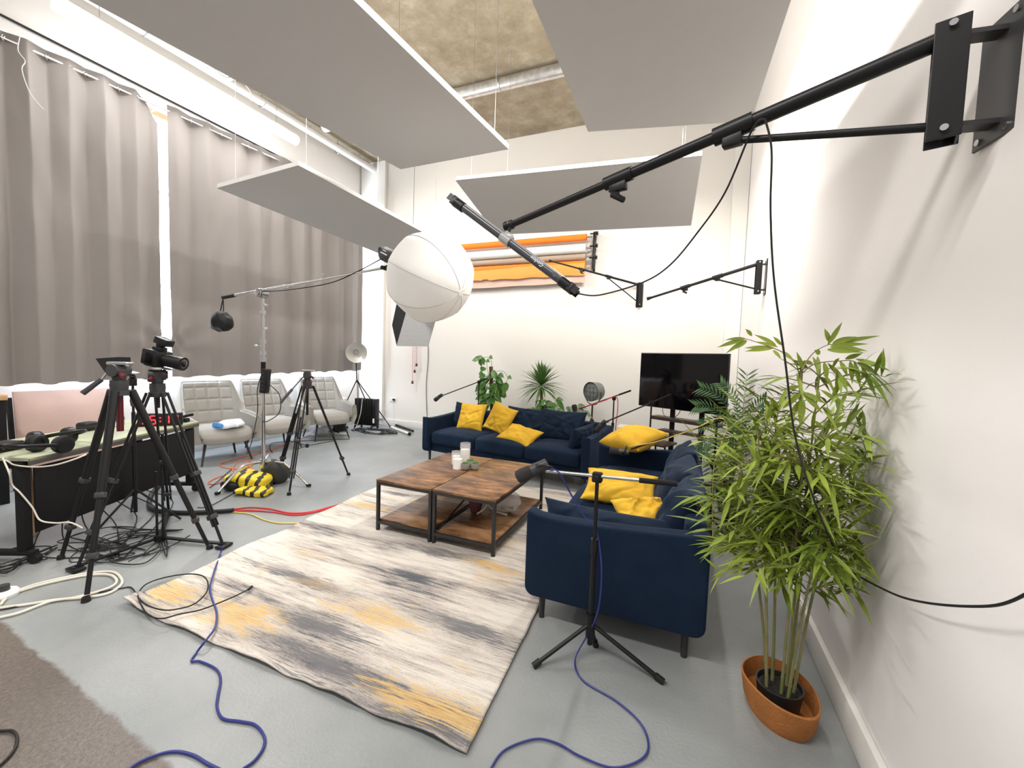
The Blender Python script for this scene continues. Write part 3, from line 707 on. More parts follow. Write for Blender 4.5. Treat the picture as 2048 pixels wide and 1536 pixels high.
def tripod(label, head, feet, top_h, yaw_, handle, kind='twin', spreader='mid', knob='redp', group='camera tripods', s=1):
    cx, cy = head
    t = thing('tripod', label, 'tripod', (cx, cy, 0), group=group)
    c = V((cx, cy, top_h))
    MB().cyl(c-V((0, 0, .05)), c, .045, .05, 20).cyl(c-V((0, 0, .075)), c-V((0, 0, .04)), .06, .06, 6).build('shoulder', 'grey', t)
    tops = []
    for f in feet:
        f = V((f[0], f[1], 0)); d = V((f.x-cx, f.y-cy, 0)).normalized(); tp = c+d*.06-V((0, 0, .045)); tops.append((tp, f))
        twin_leg(t, tp, f, solid=(kind == 'solid'))
    MB().cyl(c-V((0, 0, .05)), c-V((0, 0, .38 if spreader == 'mid' else .16)), .014, n=12).build('centre_column', 'black', t)
    sp = MB()
    if spreader == 'mid':
        h = V((cx, cy, .45*top_h*.9)); k = .60
        for tp, f in tops: sp.bar(h-V((0, 0, .05)), tp.lerp(f, k), .012, .006)
        sp.cyl(h-V((0, 0, .07)), h-V((0, 0, .03)), .018, n=12).build('spreader', 'black', t)
    elif spreader == 'ground':
        h = V((cx, cy, .035))
        for tp, f in tops: sp.bar(h, f+V((0, 0, .03)), .03, .012); sp.box(f+V((0, 0, .015)), (.07, .10, .02), (0, 0, math.atan2(f.y-cy, f.x-cx)), bev=.005)
        sp.cyl(h-V((0, 0, .02)), h+V((0, 0, .02)), .04, n=16).build('spreader', 'black', t)
    fluid_head(t, c, yaw_, s, handle, knob=knob)
    return t
# near tripod with the long grey pan handle (no camera on it)
fa = FZ(172, 1203), FZ(122, 1118), V((-3.22, 1.96, 0))
ca = V((-3.46, 1.55))
TA = tripod('near black tripod with a red-trimmed head and a long grey pan handle', ca, fa, 1.245, R(20), None, kind='solid', spreader='none')
h0 = V((ca.x, ca.y, 1.36)); h1 = FY(165, 787, 1.40)
MB().cyl(h0+V((-.03, -.03, -.01)), h0.lerp(h1, .5), .007, n=10).build('pan_arm', 'steel', TA)
MB().cyl(h0.lerp(h1, .48), h1, .015, .017, 14).build('pan_handle', 'grey', TA)
w1 = [FY(x, y, 1.60) for x, y in ((191, 717), (236, 714), (238, 752), (212, 748))]
MB().add(w1+[p+V((.02, .06, 0)) for p in w1], [[0, 1, 2, 3], [7, 6, 5, 4], [0, 4, 5, 1], [1, 5, 6, 2], [2, 6, 7, 3], [3, 7, 4, 0]]).build('head_hood', 'blackm', TA, smooth=False)
MB().cyl((ca.x, ca.y, 1.20), (ca.x, ca.y, .93), .019, n=14).build('red_centre_column', 'redp', TA)
# tripod with camera: ground spreader
fb = FZ(448, 1095), FZ(152, 1142), FZ(338, 1030)
cb = (sum(fb, V())/3)
TB = tripod('twin-leg tripod with a ground spreader carrying the photo camera', (cb.x, cb.y), fb, 1.20, R(-30), None, spreader='ground')
for s_ in (1, -1):
    MB().cyl((cb.x+.02*s_, cb.y+.01*s_, .05), (cb.x+.02*s_, cb.y+.01*s_, .55), .009, n=8).build('brace', 'black', TB)
fc = FZ(578, 990), FZ(697, 950), FZ(556, 950)
ccx, ccy = -3.98, 3.50
TC = tripod('tall black tripod standing free in the middle of the floor', (ccx, ccy), fc, 1.155, R(40), ((-.02, -.03, .09), (-.24, -.22, -.22)), spreader='mid', s=.95)
# camera on tripod B
t = thing('camera', 'black photo camera with a fat lens on the twin-leg tripod', 'camera', (cb.x, cb.y, 1.35))
WM[t.name] = Matrix.Translation((cb.x, cb.y, 1.352)) @ Matrix.Rotation(R(22), 4, 'Z') @ Matrix.Rotation(R(10), 4, 'Y') @ Matrix.Scale(1.18, 4)
t.location = (cb.x, cb.y, 1.352); t.rotation_euler = WM[t.name].to_euler(); t.scale = (1.18, 1.18, 1.18)
P = lambda mb, n, m_, par=t, **k: xf(t, mb).build(n, m_, par, **k)
P(MB().box((0, 0, .052), (.075, .14, .10), bev=.014).box((.0, .0, .112), (.06, .06, .035), bev=.010).box((-.01, -.055, .06), (.09, .03, .10), bev=.012), 'camera_body', 'black')
ln = P(MB().cyl((.03, 0, .05), (.07, 0, .05), .036, n=24).cyl((.07, 0, .05), (.13, 0, .05), .040, n=24).cyl((.13, 0, .05), (.165, 0, .05), .043, n=24), 'lens', 'black')
P(MB().ball((.160, 0, .05), .036, 20, (.25, 1, 1)), 'front_glass', mat('lens_glass', (.01, .01, .02), .05, coat=1), ln)
P(MB().box((0, 0, .137), (.035, .03, .02), bev=.003).box((.02, .0, .165), (.085, .07, .045), (0, R(12), 0), bev=.008), 'top_monitor', 'black')
P(MB().box((.02, 0, -.002), (.15, .05, .008), bev=.002), 'base_plate', 'steel')
# thin stand with a ball head between the two tripods
st = V((-4.02, 1.98, 0))
pz_ = FY(265, 745, 1.98); st.x = pz_.x
t = thing('light_stand', 'thin black stand with a small ball head, between the two camera tripods', 'light stand', st)
MB().cyl(st+V((0, 0, .10)), st+V((0, 0, .95)), .014, n=12).cyl(st+V((0, 0, .9)), st+V((0, 0, pz_.z-.10)), .009, n=10).build('pole', 'black', t)
MB().lathe([(.016, 0), (.022, .05), (.014, .10), (.014, .14)], st+V((0, 0, pz_.z-.28)), n=16).build('collar', 'grey', t)
MB().cyl(st+V((0, 0, pz_.z-.11)), st+V((0, 0, pz_.z-.05)), .028, n=20).ball(st+V((0, 0, pz_.z-.035)), .022).cyl(st+V((0, 0, pz_.z-.08)), st+V((.06, -.02, pz_.z-.08)), .013, n=12).build('ball_head', 'black', t)
MB().box(st+V((0, 0, pz_.z)), (.08, .06, .012), (0, R(12), .3), bev=.003).build('mount_plate', 'steel', t)
for a in (40, 160, 280):
    d = V((math.cos(R(a)), math.sin(R(a)), 0))
    MB().cyl(st+V((0, 0, .30)), st+d*.32+V((0, 0, .012)), .009, n=8).build('leg', 'black', t)

# ================================================================== DESK
D0 = V((-4.02, 1.32, 0)); D1 = V((-4.68, 2.72, 0)); dd = (D1-D0).normalized(); dn_ = V((-dd.y, dd.x, 0))
if dn_.x > 0: dn_ = -dn_
if dn_.x > 0: dn_ = -dn_
Ld = (D1-D0).length; Dd = .68; TH = .735
qd_ = Matrix((dd, dn_, V((0, 0, 1)))).transposed() if dd.cross(dn_).z > 0 else Matrix((dd, -dn_, V((0, 0, 1)))).transposed()
def dk(a, b_, z): return D0+dd*a+dn_*b_+V((0, 0, z))
t = thing('desk', 'long black desk with a pale green top, loaded with audio gear', 'desk', dk(Ld/2, Dd/2, 0))
MB().box(dk(Ld/2, Dd/2, TH-.014), (Ld+.06, Dd+.04, .022), qd_, bev=.003).build('desktop', 'desktop', t)
MB().box(dk(Ld/2, -.014, TH-.03), (Ld+.06, .012, .045), qd_, bev=.002).build('front_edge', 'deskedge', t)
MB().box(dk(Ld/2+.03, .03, TH-.31), (Ld-.02, .014, .46), qd_, bev=.004).build('modesty_panel', 'blackm', t)
for a in (.0, Ld):
    for b_ in (.06, Dd-.10):
        MB().box(dk(a, b_, (TH-.02+.09)/2+.0), (.05, .06, TH-.11), qd_, bev=.005).build('leg', 'blackm', t)
    ft = MB().box(dk(a, Dd/2, .075), (.045, Dd+.02, .035), qd_, bev=.006); F_ = ft.build('foot_rail', 'blackm', t)
    for b_ in (.0, Dd):
        MB().cyl(dk(a-.018, b_, .034), dk(a+.018, b_, .034), .034, n=18).box(dk(a, b_, .055), (.02, .05, .035), qd_, bev=.004).build('castor', 'rubber', F_)
MB().box(dk(0, Dd/2, TH-.055), (.03, Dd-.05, .05), qd_, bev=.003).build('side_rail', 'blackm', t)
# second, lower rack frame at the left edge
c = V((-4.9, 1.32, 0))
t = thing('equipment_rack', 'black upright with a pale wooden top at the extreme left behind the desk', 'rack', (-5.9, 1.75, 0))
yk_ = FX(15, 764, -5.72).y-.21
MB().box((-5.92, yk_, .99), (.40, .42, .05), bev=.006).build('top', 'wood', t)
for x in (-6.08, -5.76):
    for y in (yk_-.17, yk_+.17): MB().box((x, y, .483), (.06, .06, .964), bev=.004).build('upright', 'blackm', t)
MB().box((-5.92, yk_, .3), (.3, .34, .03), bev=.003).build('shelf', 'blackm', t)
# boards leaning behind the desk
def board(name, label, px4, X_, th, m_, cat='board'):
    t4 = [FX(a, b_, x) for (a, b_), x in zip(px4, X_)]
    n = (t4[1]-t4[0]).cross(t4[3]-t4[0]).normalized(); 
    if n.x > 0: n = -n
    return solo(MB().add(t4+[p+n*th for p in t4], [[0, 1, 2, 3], [7, 6, 5, 4], [0, 4, 5, 1], [1, 5, 6, 2], [2, 6, 7, 3], [3, 7, 4, 0]]), name, m_, label, cat, smooth=False)
Yb0, Yb1 = FX(30, 800, -6.29).y, FX(240, 800, -6.29).y
solo(MB().box((-6.29, (Yb0+Yb1)/2, .50), (.03, Yb1-Yb0, .99), (0, R(-6), 0), bev=.003), 'plywood_board', 'pinkwood', 'large pale pink wooden board leaning on the wall under the curtain', 'board')
solo(MB().box((-6.22, Yb0-.05, .47), (.05, .03, .94), (0, R(-6), 0)), 'dark_batten', 'blackm', 'narrow dark strip standing at the left side of the pink board', 'batten', smooth=False)
pw = dk(.02, Dd+.15, 0)
pk_ = FY(54, 930, 1.50)
solo(MB().box((pk_.x, pk_.y, .27), (.085, .02, .54), (0, R(-3), R(20)), bev=.002), 'wooden_plank', 'wood', 'short raw orange wooden plank standing between the desk legs', 'plank')
# things on the desk
def headphones(label, c, yaw_, lay=80):
    t = thing('headphones', label, 'headphones', c, group='black headphones on the desk')
    WM[t.name] = Matrix.Translation(c) @ Matrix.Rotation(yaw_, 4, 'Z') @ Matrix.Rotation(R(lay), 4, 'X') @ Matrix.Scale(1.3, 4); t.rotation_euler = WM[t.name].to_euler(); t.scale = (1.3, 1.3, 1.3)
    P = lambda mb, n, m_, **k: xf(t, mb).build(n, m_, t, **k)
    P(MB().tube(cr([(-.085, 0, .02), (-.09, 0, .09), (-.06, 0, .15), (0, 0, .175), (.06, 0, .15), (.09, 0, .09), (.085, 0, .02)], 6), .010, 10), 'headband', 'black')
    for s_ in (-1, 1):
        P(MB().lathe([(.028, -.02), (.045, -.015), (.048, .0), (.045, .012), (.034, .018)], (s_*.078, 0, 0), (s_*-1, 0, 0), 26), 'ear_cup', 'black')
        P(MB().ring((s_*.062, 0, 0), (1, 0, 0), .033, .013, 26, 10), 'ear_pad', 'rubber')
    return t
TZ = TH-.002
headphones('black headphones lying on the green desk top, ear pad facing the room', dk(.34, .20, TZ+.064), R(100), 75)
headphones('black headphones hanging over the near front corner of the desk', dk(.14, .02, TZ+.060), R(20), 82)
t = thing('camera', 'black camera with a silver dial lying at the near end of the desk', 'camera', dk(-.0, .30, TZ))
B_ = dk(-.02, .30, TZ)
MB().box(B_+V((0, 0, .05)), (.08, .15, .10), (0, 0, .4), bev=.015).box(B_+V((0, 0, .11)), (.05, .06, .035), (0, 0, .4), bev=.008).build('body', 'black', t)
MB().cyl(B_+V((.03, -.03, .05)), B_+V((.12, -.08, .05)), .036, n=22).build('lens', 'black', t)
MB().cyl(B_+V((.05, .045, .085)), B_+V((.062, .05, .085)), .014, n=16).build('dial', 'chrome', t)
t = thing('audio_interface', 'low black audio box among the headphones on the desk', 'audio gear', dk(.16, .36, TZ))
MB().box(dk(.16, .36, TZ+.03), (.16, .13, .06), qd_, bev=.006).build('case', 'black', t)
for k in range(4): MB().cyl(dk(.10+.04*k, .30, TZ+.03), dk(.10+.04*k, .283, TZ+.03), .011, n=12).build('knob', 'grey', t)
t = thing('small_case', 'small rounded black zip case on the desk', 'case', dk(.95, .52, TZ))
MB().box(dk(.95, .52, TZ+.04), (.13, .10, .078), qd_, bev=.026, seg=4).build('shell', 'rubber', t)
MB().tube([dk(.95+a, .52+b_, TZ+.042) for a, b_ in ((-.067, -.03), (-.045, -.052), (.045, -.052), (.067, -.03), (.067, .03), (.045, .052), (-.045, .052), (-.067, .03))], .003, 6, closed=True).build('zip', 'grey', t)
t = thing('monitor_speaker', 'small white box standing on the desk behind the tripod', 'speaker', dk(1.20, .52, TZ))
MB().box(dk(1.20, .52, TZ+.07), (.13, .13, .14), qd_, bev=.012).build('case', 'white', t)
MB().cyl(dk(1.20, .455, TZ+.07), dk(1.20, .448, TZ+.07), .045, n=22).build('cone', 'grey', t)
# digital clock
ck = dk(1.28, .14, TZ)
t = thing('digital_clock', 'black digital clock with glowing red digits on the desk', 'clock', ck)
cf = V((.82, -.57, 0)).normalized(); cs_ = V((0, 0, 1)).cross(cf)
qc = Matrix((cs_, cf, V((0, 0, 1)))).transposed()
MB().box(ck+V((0, 0, .062)), (.34, .05, .12), qc, bev=.006).build('case', 'black', t)
def seg7(mb, ch, ox):
    S = {'0': 'abcdef', '1': 'bc', '5': 'afgcd', '3': 'abgcd'}[ch]; w_, h_, k = .040, .078, .009
    pos = {'a': (0, h_/2, 1), 'g': (0, 0, 1), 'd': (0, -h_/2, 1), 'f': (-w_/2, h_/4, 0), 'b': (w_/2, h_/4, 0), 'e': (-w_/2, -h_/4, 0), 'c': (w_/2, -h_/4, 0)}
    for c_ in S:
        x, z, hz = pos[c_]; mb.box(ck+cs_*(ox+x)+cf*.0262+V((0, 0, .062+z)), (w_*.85 if hz else k, .003, k if hz else h_*.42), qc)
dg = MB(); seg7(dg, '5', -.055); seg7(dg, '1', .045); seg7(dg, '1', .115)
for z in (.045, .08): dg.box(ck+cs_*.0+cf*.0262+V((0, 0, z)), (.010, .003, .010), qc)
dg.box(ck+cs_*-.125+cf*.0262+V((0, 0, .03)), (.014, .003, .010), qc)
dg.build('digits', 'clockred', t, smooth=False)
t = thing('clamp_arm', 'black clamp and friction arm on the far corner of the desk', 'clamp', dk(Ld-.03, .12, TZ))
MB().box(dk(Ld-.03, .10, TZ+.02), (.06, .10, .04), qd_, bev=.006).build('clamp', 'black', t)
MB().bar(dk(Ld-.10, .10, TZ+.055), dk(Ld+.05, .06, TZ+.07), .035, .028, bev=.006).cyl(dk(Ld-.03, .12, TZ+.03), dk(Ld-.03, .12, TZ+.10), .012, n=10).build('arm', 'black', t)
# ================================================================== BOOM STAND WITH LANTERN
b0 = V((-4.37, 3.26, 0))
cdir = -CF                                                  # constant world direction, towards the room entrance
piv = FY(526, 583, 3.24); b0.x, b0.y = piv.x, piv.y
t = thing('boom_stand', 'tall chrome boom stand on bent legs, its arm crossing in front of the curtains', 'light stand', b0)
MB().cyl(b0+V((0, 0, .17)), b0+V((0, 0, 1.26)), .020, n=18).build('lower_column', 'chrome', t)
MB().cyl(b0+V((0, 0, 1.24)), b0+V((0, 0, 1.37)), .024, n=18).build('middle_sleeve', 'blackm', t)
MB().cyl(b0+V((0, 0, 1.36)), b0+V((0, 0, 1.86)), .018, n=18).cyl(b0+V((0, 0, 1.86)), piv, .014, n=16).build('upper_column', 'steel', t)
for z in (1.40, 1.47, 1.60, 1.92):
    cl = MB().cyl(b0+V((0, 0, z-.022)), b0+V((0, 0, z+.022)), .029, n=18).build('collar', 'steel', t)
for z, s_ in ((1.55, -1), (1.74, 1), (2.0, 1)):
    MB().cyl(b0+V((0, 0, z)), b0+V((.065*s_, -.02, z)), .006, n=8).box(b0+V((.08*s_, -.025, z)), (.05, .012, .024), (0, .3, .2), bev=.004).build('thumb_screw', 'chrome', t)
MB().cyl(b0+V((0, 0, .15)), b0+V((0, 0, .27)), .038, n=18).build('hub', 'chrome', t)
for f in (FZ(435, 990), FZ(617, 974), b0*2-(FZ(435, 990)+FZ(617, 974))/2+V((-.25, .35, 0))):
    f = V((f.x, f.y, .02)); d = V((f.x-b0.x, f.y-b0.y, 0)); k = d.length
    L_ = MB().tube(cr([b0+V((0, 0, .24)), b0+d*.38+V((0, 0, .245)), b0+d*.55+V((0, 0, .215)), f], 6), .014, 12).build('leg', 'chrome', t)
    MB().box(f, (.05, .035, .03), (0, 0, math.atan2(d.y, d.x)), bev=.008).build('rubber_foot', 'rubber', L_)
be = FY(446, 595, 3.22); bt = FY(768, 536, 3.22)
MB().cyl(be, be.lerp(bt, .45), .017, n=16).cyl(be.lerp(bt, .40), bt, .012, n=14).build('boom_arm', 'chrome', t)
MB().cyl(be, be.lerp(bt, .09), .021, n=14).build('grip', 'rubber', t)
pl = MB().cyl(piv+V((0, .035, -.02)), piv+V((0, -.045, -.02)), .052, n=26).cyl(piv+V((0, -.045, -.02)), piv+V((0, -.07, -.02)), .03, n=18).ring(piv+V((0, -.055, -.02)), (0, 1, 0), .04, .010)
pl.build('pivot_clamp', 'steel', t)
MB().cyl(be.lerp(bt, .66)+V((0, 0, -.02)), be.lerp(bt, .66)+V((0, 0, .06)), .010, n=8).box(be.lerp(bt, .66)+V((0, 0, .05)), (.05, .012, .02), bev=.003).build('arm_clamp', 'steel', t)
MB().tube(cr([be.lerp(bt, .3)+V((0, -.02, -.02)), be.lerp(bt, .45)+V((0, -.02, -.05)), be.lerp(bt, .7)+V((0, -.02, -.06)), be.lerp(bt, .85)+V((0, -.01, .0)), bt+V((.05, 0, .12))]), .005, 6).build('power_lead', 'rubber', t)
# counterweight bag
hk = be+V((0, 0, -.01)); bg = FY(443, 640, 3.22)
t = thing('weight_bag', 'small black bag hanging from the end of the boom arm', 'bag', bg)
def bagd(p):
    p.z -= .02*abs(p.x/.1); p += V((noise.noise(p*14), noise.noise(p*14+V((5, 0, 0))), noise.noise(p*14+V((0, 7, 0)))))*.016; return p
MB().sq(bg+V((0, 0, -.01)), (.30, .17, .24), None, 1.0, .8, 26, bagd).build('bag', 'rubber', t, ang=60)
for s_ in (-1, 1): MB().tube(cr([bg+V((.06*s_, -.02*s_, .05)), bg.lerp(hk, .55)+V((.022*s_, 0, 0)), hk+V((0, 0, -.005))]), .006, 6).build('strap', 'rubber', t)
# lantern softbox
LC = FY(862, 555, 3.18); ax = (CR*.79-CU*.46-CF*.36).normalized(); RL = .35
t = thing('lantern_softbox', 'big white ribbed lantern softbox on the end of the boom arm', 'softbox', LC)
prof = []
for i in range(33):
    a = PI*i/32; rr = .405*math.sin(a)**.90 if 0 < i < 32 else .001; prof.append((max(rr, .001), -RL*math.cos(a)))
prof = [p for p in prof if p[1] > -RL*.86]
MB().lathe(prof, LC, ax, 96, fn=lambda a, z: 1-.055*(1-abs(math.cos(4*a))**.7 if False else abs(math.sin(4*a)))*(1-(z/RL)**2)).build('globe', 'diff', t, ang=80)
x_, y_ = frame(ax); rb_ = MB()
M['seam'] = mat('seam', (.50, .49, .47), .8)
for k in range(8):
    a = PI/4*k; rb_.tube([LC+ax*z+(x_*math.cos(a)+y_*math.sin(a))*(r*1.003) for r, z in prof], .0022, 6)
rb_.build('seams', 'seam', t)
MB().cyl(LC+ax*RL*.985, LC+ax*RL*1.02, .030, n=22).build('nose_cap', 'diff', t)
MB().lathe([(.20, 0), (.205, -.01), (.12, -.03), (.09, -.06)], LC-ax*RL*.86, ax, 40).build('speed_ring', 'blackm', t)
hb = LC-ax*(RL*.86+.12)
t = thing('video_light', 'dark grey video light head plugged into the back of the white lantern', 'video light', hb)
MB().lathe([(.05, .07), (.06, .0), (.068, -.02), (.068, -.18), (.055, -.20), (.001, -.20)], hb, ax, 28).build('body', 'grey', t)
hx, hy = frame(ax)
hn = MB().tube(cr([hb-ax*.19+V((0, 0, .035)), hb-ax*.245+V((0, 0, .03)), hb-ax*.245+V((0, 0, -.04)), hb-ax*.19+V((0, 0, -.04))]), .009, 8).build('handle', 'grey', t)
MB().bar(hb-ax*.06+V((0, 0, -.05)), bt+V((.0, 0, .0)), .03, .02, bev=.004).cyl(bt-V((0, .03, 0)), bt+V((0, .03, 0)), .02, n=14).build('yoke', 'black', t)
mt = Matrix.Identity(4); fx = (-ax).normalized(); fz = V((0, 0, 1)); fn_ = -CF; fxx = ax; yy = (fn_.cross(fxx)).normalized()
nrm = fxx.cross(yy).normalized()
mt = Matrix((fxx, yy, nrm)).transposed().to_4x4(); mt.translation = hb-ax*.10+nrm*.068
MB().box(mt @ V((-.02, -.012, 0)), (.085, .012, .002), mt.to_3x3(), bev=.0008).box(mt @ V((-.03, .014, 0)), (.045, .008, .002), mt.to_3x3(), bev=.0008).build('white_marks', 'white', t, smooth=False)
# power brick on the column
pbk = b0+V((.06, -.02, 1.16))
t = thing('power_supply', 'black power supply box hanging on the boom stand column', 'power supply', pbk)
MB().box(pbk, (.07, .085, .27), (0, R(6), .3), bev=.010).build('box', 'rubber', t)
for k in range(5): MB().box(pbk+V((.0, -.045, -.09+.045*k)), (.05, .004, .008), (0, R(6), .3)).build('fin', 'grey', t)
MB().tube(cr([pbk+V((0, 0, .12)), pbk+V((.05, -.02, .0)), pbk+V((.22, 0, -.14)), pbk+V((.22, 0, -.33)), pbk+V((.05, 0, -.44)), pbk+V((-.04, 0, -.46))]), .005, 6).build('lead', 'rubber', t)
solo(MB().tube(cr([pbk+V((-.03, 0, .13)), pbk+V((-.10, -.02, -.1)), pbk+V((-.11, -.02, -.4)), FZ(495, 905, .02), FZ(450, 950, .02), FZ(420, 975, .008)]), .005, 6), 'power_cable', 'rubber', 'black lead falling from the boom stand column to the floor', 'cable')
# grey softbox behind the lantern
sbx = [FY(*p, 5.3) for p in ((797, 600), (875, 600), (853, 693), (793, 692))]
t = thing('strip_softbox', 'silver-grey rectangular softbox partly hidden under the white lantern', 'softbox', (sbx[0]+sbx[2])/2)
fr4 = [FY(822, 590, 5.3), FY(885, 590, 5.3), FY(856, 693, 5.2), FY(793, 692, 5.2)]; bk = [p+V((-.12, .20, .03)) for p in [FY(802, 570, 5.3), FY(868, 575, 5.3), FY(848, 665, 5.3), FY(793, 650, 5.3)]]
MB().add(fr4, [[0, 1, 2, 3]]).add([p+V((0, .004, 0)) for p in fr4], [[0, 1, 2, 3]]).build('front_cloth', 'silver', t, smooth=False)
bk2 = [FY(800, 575, 5.5), FY(850, 575, 5.5), FY(838, 660, 5.5), FY(784, 650, 5.5)]
MB().add([p+V((0, .006, 0)) for p in fr4]+bk2, [[0, 1, 5, 4], [1, 2, 6, 5], [2, 3, 7, 6], [3, 0, 4, 7], [4, 5, 6, 7]]).build('black_sides', 'blackm', t, smooth=False)
hc = sum(bk2, V())/4
MB().cyl(hc, hc+V((-.05, .22, .02)), .05, n=20).cyl(hc+V((-.03, .12, 0)), (hc.x-.03, hc.y+.12, ZC), .003, n=6).build('light_head', 'black', t)
# striped mark on the black side
sm = (fr4[3]*.72+bk2[3]*.28).lerp(fr4[0]*.6+bk2[0]*.4, .3)

# ================================================================== WALL BOOMS
def wall_boom(label, plate_c, wall_n, ph, piv_off, tip, frac_strut, frac_clamp, r0, sc_=1, arm_w=.03, end_fork=True):
    pc = V(plate_c); n = V(wall_n).normalized(); s_ = V((0, 0, 1)).cross(n)
    t = thing('wall_boom', label, 'boom arm', pc, group='black wall mounted boom arms')
    q_ = Matrix((s_, n, V((0, 0, 1)))).transposed()
    wp = MB().box(pc+n*.004, (.11*sc_, .008, ph), q_, bev=.003)
    for z in (-ph*.36, ph*.36): wp.box(pc+n*piv_off*.5+V((0, 0, z)), (.035*sc_, piv_off, .012), q_)
    W_ = wp.build('wall_plate', 'grey' if sc_ > 1 else 'black', t, smooth=False)
    for z in (-ph*.44, ph*.44):
        for x in (-.035, .035): MB().cyl(pc+n*.008+s_*x*sc_+V((0, 0, z)), pc+n*.014+s_*x*sc_+V((0, 0, z)), .007*sc_, n=8).build('bolt', 'chrome', W_)
    pb = pc+n*piv_off; tip = V(tip); hd_ = V((tip.x-pb.x, tip.y-pb.y, 0)).normalized(); sd = V((0, 0, 1)).cross(hd_)
    q2 = Matrix((sd, hd_, V((0, 0, 1)))).transposed()
    br = MB()
    for x in (-.024, .024): br.box(pb+sd*x*sc_, (.006, .055*sc_, ph*.95), q2, bev=.002)
    br.box(pb-hd_*.022*sc_, (.052*sc_, .006, ph*.95), q2, bev=.002)
    Bk = br.build('pivot_bracket', 'black', t, smooth=False)
    for z in (-ph*.40, ph*.42): MB().cyl(pb-sd*.034*sc_+V((0, 0, z)), pb+sd*.034*sc_+V((0, 0, z)), .007*sc_, n=10).build('bolt', 'chrome', Bk)
    a = pb+V((0, 0, ph*.38))+hd_*.005; d = (tip-a)
    pS = a+d*frac_strut; pC = a+d*frac_clamp
    MB().cyl(a, pS+d*.02, r0, n=16).cyl(pS, pC, r0*.86, n=16).cyl(pC, tip, r0*.72, n=16).build('arm', 'black', t)
    MB().cyl(pb-V((0, 0, ph*.34)), pS-V((0, 0, r0*1.6)), r0*.50, n=12).build('strut', 'black', t)
    dn2 = d.normalized()
    MB().cyl(pS-dn2*.05*sc_, pS+dn2*.05*sc_, r0*1.3, n=18).box(pS-V((0, 0, r0*1.5)), (.03*sc_, .05*sc_, .035*sc_), q2, bev=.004).build('strut_clamp', 'black', t)
    kc = MB().cyl(pC-dn2*.05*sc_, pC+dn2*.05*sc_, r0*1.15, n=18).box(pC-V((0, 0, r0*1.4)), (.025*sc_, .06*sc_, .03*sc_), q2, bev=.004).build('arm_clamp', 'black', t)
    kn = pC-V((0, 0, r0*3.2)); MB().cyl(pC-V((0, 0, r0)), kn, .006*sc_, n=8).box(kn, (.055*sc_, .016*sc_, .020*sc_), (0, .3, .6), bev=.006*sc_).build('knob', 'black', kc)
    if end_fork: MB().cyl(tip-dn2*.01, tip+dn2*.035, r0*.85, r0*1.15, 12).build('spigot', 'black', t)
    return t, a
BT = FY(1015, 458, 2.0)
BP = V((.72, 1.52, 2.27))
wb, ba = wall_boom('long black boom arm on the near right wall, holding the tube light', BP, (-1, -.12, 0), .32, .115, BT+V((.02, 0, .02)), .335, .615, .0235, 1.25)
wall_boom('short black boom arm fixed to the middle of the back wall', (-.74, YB, 2.60), (0, -1, 0), .40, .06, FY(1102, 522, 6.25), .36, .66, .0175, 1)
wall_boom('black boom arm on the far right wall, reaching towards the television corner', (.72, 4.98, 2.42), (-1, 0, 0), .36, .07, FY(1300, 596, 4.9), .36, .66, .0175, 1)
# tube light on the long boom
TA_, TB_ = FY(922, 412, 1.96), FY(1128, 566, 1.96); dt = (TB_-TA_).normalized()
t = thing('tube_light', 'grey LED tube light clamped to the tip of the long boom', 'tube light', (TA_+TB_)/2)
M['tubegrey'] = mat('tube_grey', (.05, .053, .062), .25, coat=.3)
MB().cyl(TA_, TB_, .0205, n=22).build('tube', 'tubegrey', t)
up = (CU*.55+CR*.45).normalized(); up = (up-dt*up.dot(dt)).normalized()
M['tubediff'] = mat('tube_diffuser', (.33, .33, .35), .25)
MB().cyl(TA_+up*.006, TB_+up*.006, .0185, n=22).build('diffuser', 'tubediff', t)
for e, s_ in ((TA_, -1), (TB_, 1)):
    cp = MB().cyl(e-dt*.02*s_, e+dt*.035*s_, .026, n=20).box(e+dt*.045*s_, (.045, .045, .03), Matrix((up, dt.cross(up), dt)).transposed(), bev=.004)
    for z in (-1, 1): cp.box(e+dt*.065*s_+dt.cross(up)*.019*z, (.035, .006, .04), Matrix((up, dt.cross(up), dt)).transposed())
    cp.build('end_cap', 'black', t)
mid = TA_.lerp(TB_, .46)
MB().cyl(mid-dt*.03, mid+dt*.03, .027, n=20).box(mid+up*.012, (.05, .04, .05), Matrix((up, dt.cross(up), dt)).transposed(), bev=.006).build('clip', mat('clear_clip', (.55, .55, .55), .15, alpha=.6), t)
MB().cyl(mid, BT+V((.02, 0, .02)), .009, n=10).ball(BT+V((.02, 0, .02)), .024).build('clamp', 'black', t)
nn = (-CF); nn = (nn-dt*nn.dot(dt)).normalized(); ym = nn.cross(-dt).normalized()
mt = Matrix((-dt, ym, nn)).transposed().to_4x4(); mt.translation = TA_.lerp(TB_, .76)+nn*.0212
text_mb('Godox', .028, mt, .0006).build('lettering', 'white', t, smooth=False)
mt2 = mt.copy(); lb_ = MB().box((0, 0, 0), (.022, .020, .001)); c_ = TA_.lerp(TB_, .925)+nn*.0208
MB().box(c_, (.020, .022, .001), Matrix((dt, ym, nn)).transposed()).build('label', 'grey', t)
